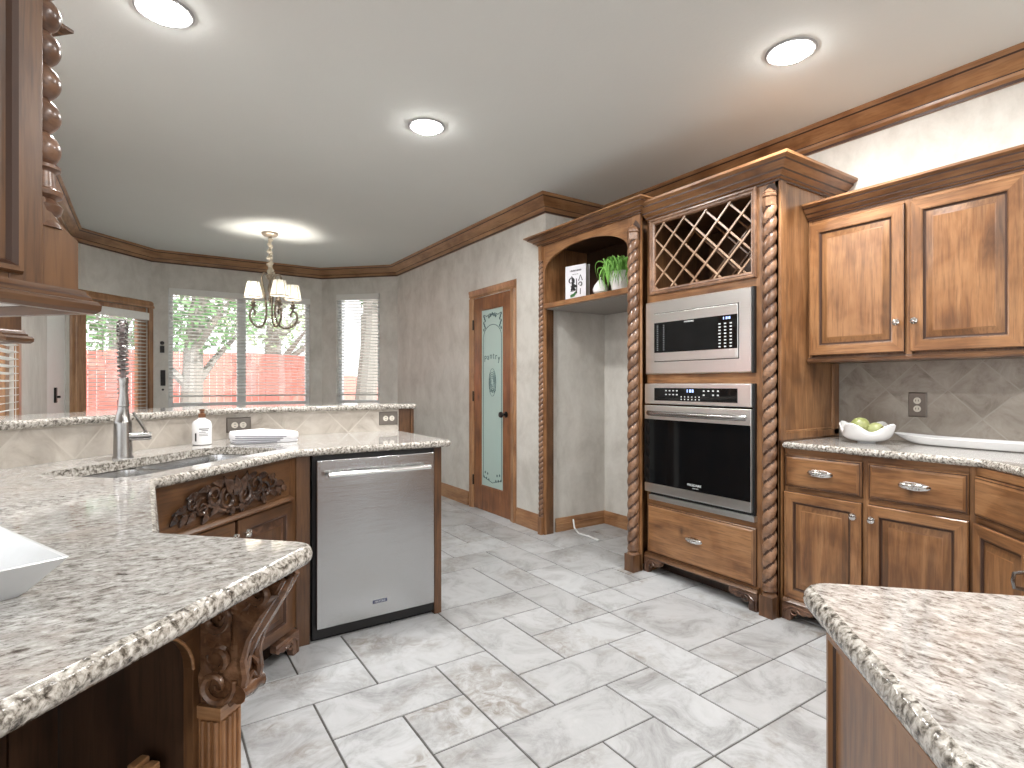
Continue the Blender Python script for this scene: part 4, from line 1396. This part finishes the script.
# front bands, leaves and scroll
front = [(q[0] * KD, q[1]) for q in [(-.192, .868), (-.172, .84), (-.14, .80), (-.108, .755), (-.094, .715), (-.10, .685), (-.092, .655), (-.065, .634)]]
for xx in (.895, .937):
    b.tube([(xx, p[0] - .004, p[1]) for p in front], [.006, .007, .008, .008, .009, .009, .008, .006], 7)
b.tube([(.916, p[0] - .006, p[1]) for p in front[:5]], [.006, .010, .012, .010, .004], 7)
for i, (p0, p1) in enumerate(zip(front[:-1], front[1:])):
    for s in (-1, 1):
        b.tube([(.916, p0[0] - .006, p0[1]), (.916 + s * .012, (p0[0] + p1[0]) / 2 - .006, (p0[1] + p1[1]) / 2), (.916 + s * .022, p1[0] - .004, p1[1] - .006)], [.003, .006, .003], 6)
for z, yv, r in ((.655, -.082, .017),):
    b.lathe([(.0, -.03), (r, -.03), (r * .8, -.02), (r, 0), (r * .8, .02), (r, .03), (0, .03)], (.916, yv, z), 16, mat=Matrix.Rotation(PI / 2, 3, 'Y'))
b.build('carved_corbel', [wood('corbel_wood', srgb(56, 38, 28), srgb(108, 74, 50), srgb(166, 126, 96), grain=(7, 7, 7), rough=.25, knots=False)], BK, label='carved dark acanthus corbel')

# ------------------------------------------------------------------ hanging cabinets at upper left
def s_frame(sm, df):        # point from x+y and x-y
    return ((sm + df) / 2, (sm - df) / 2)
o = s_frame(1.1125, -1.41)
HC = root('hanging_cabinet', (o[0], o[1], 0), 45, 'wooden hanging cabinet with beaded corner column at the upper left corner', 'cabinet')
ZB = 1.352
b = MB().box(-.9, 0, .02, .36, ZB + .035, 2.36, 0).box(-.6, -.2, .08, .3, 2.36, CEIL, 0)
b.build('carcass', DV, HC)
b = MB().box(-.055, 0, 0, .02, ZB + .03, 2.36, 0).box(-.9, -.055, 0, .02, 2.30, 2.36, 1).box(-.9, -.055, 0, .02, ZB + .03, ZB + .06, 1).box(-.9, -.83, 0, .02, ZB + .06, 2.3, 0)
b.build('face_frame', [DV, DH], HC, bevel=.002)
b = MB().rings(-.84, -.038, ZB + .052, 2.31, [(0, .0), (0, -.006), (.004, -.014), (.012, -.014), (.018, -.008), (.022, .0), (.03, .002), (.05, .002)], [(0, 1)] * 3 + [(2, 2)] * 2 + [(0, 1)] * 2, 0)
b.build('door', D3, HC)
# scrolled end bracket and bead column on the end
br = [(0, ZB + .035), (.067, ZB + .035), (.067, 1.486), (.05, 1.497), (.03, 1.513), (.016, 1.528), (.006, 1.55), (0, 1.55)]
MB().prism(br, .004, .03, 0, 'y').build('end_bracket', DV, HC)
b = MB()
b.lathe([(.0, 1.50), (.034, 1.50), (.024, 1.522), (.03, 1.528), (.033, 1.54), (.026, 1.548), (.022, 1.552), (.032, 1.558), (.034, 1.566), (.023, 1.572), (.021, 1.60), (.024, 1.604), (.030, 1.606), (.030, 1.612), (0, 1.612)], (.020, .032, 0), 20)
z = 1.612
while z < 2.33:
    n = 10
    b.lathe([(max(.013, .0305 * math.sqrt(max(0, 1 - ((2 * k / n - 1) * .96) ** 2))), z + .0605 * k / n) for k in range(n + 1)], (.020, .032, 0), 20)
    z += .0605
b.build('bead_column', CARVE, HC)
prof = [(0, 0), (.016, 0), (.022, .006), (.023, .016), (.019, .022), (.012, .024), (.012, .030), (.008, .034), (.005, .042), (0, .042)]
MB().sweep([(-.9, .0), (.068, .0), (.068, .36)], prof, ZB, dark=(6,)).build('base_moulding', [DH, GLAZE], HC)
MB().sweep([(-.9, .0), (.068, .0), (.068, .36)], crown_profile(.1, .1), 2.35).build('crown_moulding', DH, HC)
MB().box(-.9, .066, .0, .36, ZB + .018, ZB + .03).build('white_underside', WHITE, HC)

fp = [(-.385, 1.75), (-.385, 2.33), (-.335, 2.38), (-.47, 2.515), (-.92, 2.515), (-.92, 1.75)]
H2 = root('hanging_cabinet', (0, 0, 0), 0, 'second hanging cabinet mostly hidden behind the beaded one at upper left', 'cabinet')
MB().prism(fp, ZB + .03, 2.385).prism([(-.8, 1.9), (-.55, 1.9), (-.55, 2.3), (-.8, 2.3)], 2.385, CEIL).build('carcass', DV, H2)
MB().sweep(fp[:4], prof, ZB, dark=(6,)).build('base_moulding', [DH, GLAZE], H2)
MB().sweep(fp[:4], crown_profile(.095, .08), 2.335).build('crown_moulding', DH, H2)
MB().prism(poly_offset(fp, -.004, True), ZB + .014, ZB + .03).build('white_underside', WHITE, H2)

# ------------------------------------------------------------------ shelf display
shelf_z = 1.868
BOOK = root('book', (2.77, 3.29, shelf_z), -78, 'white cookbook with black drawings standing on the arched shelf', 'book')
bw, bh, bt = .195, .27, .05
MB().box(-bw / 2, bw / 2, 0, .003, 0, bh).box(-bw / 2, bw / 2, bt - .003, bt, 0, bh).box(-bw / 2 - .003, -bw / 2, 0, bt, 0, bh).build('cover', plain('book_cover', srgb(226, 226, 232), .4), BOOK, bevel=.001)
MB().box(-bw / 2 + .001, bw / 2 - .004, .003, bt - .003, .004, bh - .004).build('pages', plain('book_pages', srgb(196, 192, 184), .8), BOOK)
pieces('title_letter', [(-.055 + k * .0105, -.055 + k * .0105 + (.0075 if k % 5 else .004), -.0012, 0, .222, .233 + .002 * (k % 2)) for k in range(11)], DARKPRINT, BOOK)
pieces('subtitle_mark', [(-.03 + k * .02, -.014 + k * .02, -.0012, 0, .198, .201) for k in range(3)], DARKPRINT, BOOK)
b = MB()
for k in range(5):
    leaf(b, -.04 + .014 * k, .075 + .03 * (k % 3), 1.0 + .5 * k, .06, .02, 0, th=.0012)
scroll(b, -.04, .15, .03, 0, 1.2, 1, -.0, .004); scroll(b, .05, .115, .022, PI, 1.2, -1, -.0, .0035)
b.tube([(.01, 0, .05), (.012, 0, .1), (.008, 0, .165)], .004, 5); b.tube([(-.05, 0, .07), (0, 0, .075), (.012, 0, .08)], .003, 5)
b.tube([(.03, 0, .145), (.047, 0, .19), (.066, 0, .145)], .004, 5); b.tube([(.045, 0, .04), (.047, 0, .085)], .003, 5)
b.build('cover_drawing', DARKPRINT, BOOK)
b = MB()
leaf(b, -.05, .03, .3, .06, .022, -.0006, th=.0012); leaf(b, -.02, .03, .9, .05, .02, -.0006, th=.0012)
b.build('cover_leaves', plain('print_green', srgb(70, 120, 74), .6), BOOK)

PEAR = root('ceramic_pear', (2.765, 3.005, shelf_z), 0, 'small white ceramic pear beside the book on the arched shelf', 'ornament')
MB().lathe([(.0, 0), (.03, .0), (.052, .02), (.056, .042), (.046, .068), (.03, .088), (.02, .102), (.008, .112), (0, .113)], seg=24).build('body', PORC, PEAR)
MB().tube([(0, 0, .11), (.003, .002, .122), (.008, .004, .13)], .003, 6).build('stem', PORC, PEAR)

POT = root('potted_grass', (2.80, 2.83, shelf_z), 0, 'drooping green grass plant in a white pot on the arched shelf', 'plant')
b = MB().lathe([(0, 0), (.05, 0), (.056, .01), (.068, .115), (.07, .12), (.062, .12), (.058, .1), (0, .1)], seg=28)
for k in range(10):
    a = 2 * PI * k / 10
    b.tube([(.053 * math.cos(a), .053 * math.sin(a), .012), (.064 * math.cos(a + .25), .064 * math.sin(a + .25), .07), (.071 * math.cos(a + .1), .071 * math.sin(a + .1), .118)], [.001, .006, .001], 5)
b.build('pot', PORC, POT)
b = MB()
r2 = random.Random(3)
for k in range(210):
    a = r2.uniform(0, 2 * PI); ca, sa = math.cos(a), math.sin(a)
    rr = r2.uniform(.03, .105); hh = r2.uniform(.03, .115); drop = r2.uniform(.0, .13)
    r0 = r2.uniform(.0, .045); tw = r2.uniform(-.9, .9)
    if ca > .3:
        rr *= .75
    pts = []
    for i in range(10):
        t = i / 9
        rad = r0 + rr * math.sin(PI * .62 * t) ** .8 + .012 * math.sin(5 * t + k)
        z = .108 + hh * math.sin(PI * min(1, t * .85)) - drop * t ** 2.2
        pts.append((rad * math.cos(a + tw * t), rad * math.sin(a + tw * t), max(z, .004)))
    b.tube(pts, [.004, .0045, .0045, .0045, .0042, .004, .0038, .0034, .0028, .001], 5, flat=.45)
b.build('grass_blades', LEAFG, POT)
POT.scale = (1.18, 1.18, 1.18)

# white water line tube lying in the alcove
tag(MB().tube([(2.98, 3.57, .09), (2.96, 3.53, .03), (2.93, 3.44, .008), (2.94, 3.33, .008), (2.93, 3.2, .008)], .007, 7).build('water_hose', WHITE), 'short white water hose lying on the tile in the empty refrigerator alcove', 'hose')

# ------------------------------------------------------------------ ceiling lights
def downlight(x, y, label):
    o = root('recessed_light', (x, y, CEIL), 0, label, 'ceiling light', 'recessed ceiling lights')
    MB().lathe([(.088, 0), (.088, -.006), (.1, -.008), (.108, -.003), (.108, 0.0)], seg=40).build('trim_ring', plain('ring_grey', srgb(168, 168, 170), .35), o)
    MB().lathe([(0.0, -.030), (.045, -.028), (.07, -.020), (.084, -.008), (.087, .0005), (0, .0005)], seg=40).build('lens', GLOW, o)
    l = bpy.data.lights.new('downlight', 'AREA')
    l.shape = 'DISK'; l.size = .17; l.energy = CAN_POWER; l.color = (1.0, .985, .965)
    q = bpy.data.objects.new('downlight_beam', l)
    COL.objects.link(q)
    q.location = (x, y, CEIL - .034)
    return o
downlight(2.46, 1.405, 'round recessed ceiling light right of centre, near the wall cabinet')
downlight(1.385, 3.0, 'round recessed ceiling light over the middle of the floor')
downlight(.065, 2.66, 'round recessed ceiling light cut by the top picture edge')
for (x, y) in ((1.56, .35), (.1, -.9), (2.3, -.9), (-1.2, .9), (-2.2, 2.6), (-2.2, 4.4)):  # unseen fill lamps added outside the view, without ceiling fixtures
    l = bpy.data.lights.new('downlight', 'AREA')
    l.shape = 'DISK'; l.size = .17; l.energy = CAN_POWER; l.color = (1.0, .985, .965)
    q = bpy.data.objects.new('downlight_beam', l); COL.objects.link(q); q.location = (x, y, CEIL - .012)

# ------------------------------------------------------------------ chandelier
CH = root('chandelier', (1.049, 5.991, 0), 0, 'bronze scroll-arm chandelier with white shades hanging before the windows', 'chandelier')
MB().lathe([(0, 2.74), (.08, 2.74), (.078, 2.722), (.058, 2.706), (.018, 2.70), (.01, 2.685), (0, 2.685)], seg=24).build('canopy', BRONZE, CH)
b = MB()
r3 = random.Random(5)
rows = []
for i in range(40):
    z = 2.69 - .37 * i / 39
    row = []
    for k in range(14):
        a = 2 * PI * k / 14
        rr = (.018 + .008 * (i / 39)) * (1 + .3 * math.sin(i * .95 + .6 * math.sin(a + i)) + .15 * math.sin(3 * a + i * 1.7))
        row.append((rr * math.cos(a) + .006 * math.sin(i * .8), rr * math.sin(a), z))
    rows.append(row)
b.grid(rows, cu=True, cap=True)
b.build('chain_sleeve', plain('linen_sleeve', srgb(176, 166, 150), .8), CH)
MB().lathe([(0, 2.33), (.02, 2.325), (.03, 2.30), (.018, 2.28), (.012, 2.24), (.022, 2.20), (.026, 2.17), (.014, 2.14), (.01, 2.10), (.018, 2.07), (.006, 2.03), (0, 2.02)], seg=18).build('hub', BRONZE, CH)
cs_, ss_ = math.cos(-YAW), math.sin(-YAW)
for (la, de) in ((-.112, -.12), (.178, -.2), (.198, .08)):
    R_ = math.hypot(la, de)
    dx, dy = (la * cs_ - de * ss_) / R_, (la * ss_ + de * cs_) / R_
    prof2 = [(.02, 2.27), (.05, 2.31), (.09, 2.325), (.115, 2.29), (.11, 2.23), (.085, 2.14), (.06, 2.04), (.05, 1.95), (.065, 1.86), (.11, 1.80), (.17, 1.785), (.23, 1.81), (.275, 1.86), (.28, 1.92), (.255, 1.955), (.225, 1.95), (.212, 1.92), (.225, 1.90)]
    k_ = R_ / .235
    pts = [(dx * a * k_, dy * a * k_, z) for a, z in prof2]
    # smooth the arm
    sm = []
    for i in range(len(pts) - 1):
        p0, p1, p2, p3 = (Vector(pts[max(0, min(len(pts) - 1, j))]) for j in (i - 1, i, i + 1, i + 2))
        for t in (0, .25, .5, .75):
            sm.append(tuple(.5 * ((2 * p1) + (p2 - p0) * t + (2 * p0 - 5 * p1 + 4 * p2 - p3) * t * t + (3 * p1 - p0 - 3 * p2 + p3) * t ** 3)))
    am = MB().tube(sm, .0105, 8).build('arm', BRONZE, CH)
    cxp, cyp = dx * R_, dy * R_
    MB().lathe([(0, 1.955), (.008, 1.955), (.012, 1.98), (.03, 1.99), (.034, 2.0), (.018, 2.008), (.024, 2.03), (.012, 2.04), (.012, 2.07), (0, 2.07)], (cxp, cyp, 0), 14).build('candle_cup', BRONZE, am)
    b = MB().lathe([(.083, 2.075), (.085, 2.077), (.056, 2.225), (.054, 2.225), (.081, 2.077)], (cxp, cyp, 0), 20)
    b.build('lamp_shade', SHADE, am)
    b = MB()
    for q in range(6):
        a = 2 * PI * q / 6
        b.tube([(cxp + .086 * math.cos(a), cyp + .086 * math.sin(a), 2.075), (cxp + .059 * math.cos(a), cyp + .059 * math.sin(a), 2.227)], .0028, 5)
    b.tube([(cxp + .086 * math.cos(2 * PI * k / 20), cyp + .086 * math.sin(2 * PI * k / 20), 2.075) for k in range(20)], .003, 5, closed=True)
    b.build('shade_frame', BRONZE, am)
    l = bpy.data.lights.new('candle_bulb', 'POINT')
    l.energy = CHANDELIER_POWER; l.shadow_soft_size = .03; l.color = (1, .94, .85)
    q = bpy.data.objects.new('candle_light', l); COL.objects.link(q)
    q.location = (1.049 + cxp, 5.991 + cyp, 2.11)

# ------------------------------------------------------------------ garden outside
o = MB()
o.add([(-30, 7.7, -.35), (30, 7.7, -.35), (30, 50, -.35), (-30, 50, -.35)], [(0, 1, 2, 3)])
o.add([(-30, -10, -.36), (-.8, -10, -.36), (-.8, 7.7, -.36), (-30, 7.7, -.36)], [(0, 1, 2, 3)])
structure(o.build('ground', LAWN))
def fence(loc, rot, w, h, label):
    f = root('garden_fence', loc, rot, label, 'fence', 'red board fences')
    b = MB()
    k = 0.0
    while k < w:
        b.box(k, k + .14, 0, .022, 0, h + .02 * math.sin(k * 3))
        k += .146
    b.build('boards', FENCEM, f)
    MB().box(0, w, .022, .06, h * .82, h * .82 + .09).box(0, w, .022, .06, .25, .34).build('rails', FENCEM, f)
    return f
fence((-9.0, 14.2, -.35), 0, 12.9, 2.28, 'long red board fence across the garden behind the wide window')
fence((-9.0, 5.0, -.35), 90, 9.2, 2.25, 'red board fence side run seen through the far left blind')
fence((4.0, 14.3, -.35), 38, 6.0, 1.78, 'lower red board fence section beyond the narrow angled window')
def tree(loc, h, r, lean, crown, label, seed, n=900, leafm=None, name='garden_tree'):
    t = root(name, loc, 0, label, 'tree', 'garden trees')
    rr = random.Random(seed)
    b = MB()
    pts = [(lean[0] * k / 6 + .08 * math.sin(k + seed), lean[1] * k / 6 + .05 * math.cos(k * 1.3), h * k / 6) for k in range(7)]
    b.tube(pts, [r * (1.15 - .09 * k) for k in range(7)], 10)
    for q in range(5):
        k = 2 + q % 4
        a = rr.uniform(0, 6.28)
        b.tube([pts[k], (pts[k][0] + .6 * math.cos(a), pts[k][1] + .4 * math.sin(a), pts[k][2] + .6), (pts[k][0] + 1.5 * math.cos(a), pts[k][1] + .8 * math.sin(a), pts[k][2] + 1.3)], [r * .5, r * .35, r * .12], 7)
    b.build('trunk', BARK, t)
    b = MB()
    for q in range(n):
        while True:
            p = Vector((rr.uniform(-1, 1), rr.uniform(-1, 1), rr.uniform(-1, 1)))
            if .25 < p.length < 1:
                break
        c = Vector((crown[0] + p.x * crown[3], crown[1] + p.y * crown[4], crown[2] + p.z * crown[5]))
        s_ = rr.uniform(.05, .11)
        u = Vector((rr.uniform(-1, 1), rr.uniform(-1, 1), rr.uniform(-1, 1))).normalized()
        w = u.orthogonal().normalized() * s_ * .6
        u = u * s_
        b.add([tuple(c - u), tuple(c + w), tuple(c + u), tuple(c - w)], [(0, 1, 2, 3)])
    b.build('foliage', leafm or TREELEAF, t)
tree((.55, 12.0, -.35), 4.4, .19, (.55, .2), (-.1, 0, 3.4, 1.9, .9, 1.3), 'grey leaning garden tree in the left half of the wide window', 1, 1900)
tree((3.1, 17.0, -.35), 5.5, .25, (.1, .2), (-.2, 0, 4.2, 2.3, 1.2, 1.7), 'broad garden tree behind the fence in the right half of the wide window', 2, 1900, TREELEAF2)
tree((-5.4, 16.5, -.35), 5.0, .25, (.4, .0), (0, 0, 3.5, 2.6, 1.2, 1.8), 'garden tree behind the fence seen through the door blind', 3, 1500, TREELEAF2)
tree((3.95, 11.5, -.35), 5.5, .23, (.1, .2), (.3, .2, 4.5, 1.2, 1.0, 1.3), 'thick-trunked garden tree in the narrow angled window', 4, 1000, TREELEAF)
tree((-.9, 20.5, -.35), 5.5, .22, (.3, .0), (0, 0, 3.4, 2.6, 1.2, 1.7), 'far garden tree seen above the fence left of the leaning trunk', 6, 1500, TREELEAF)
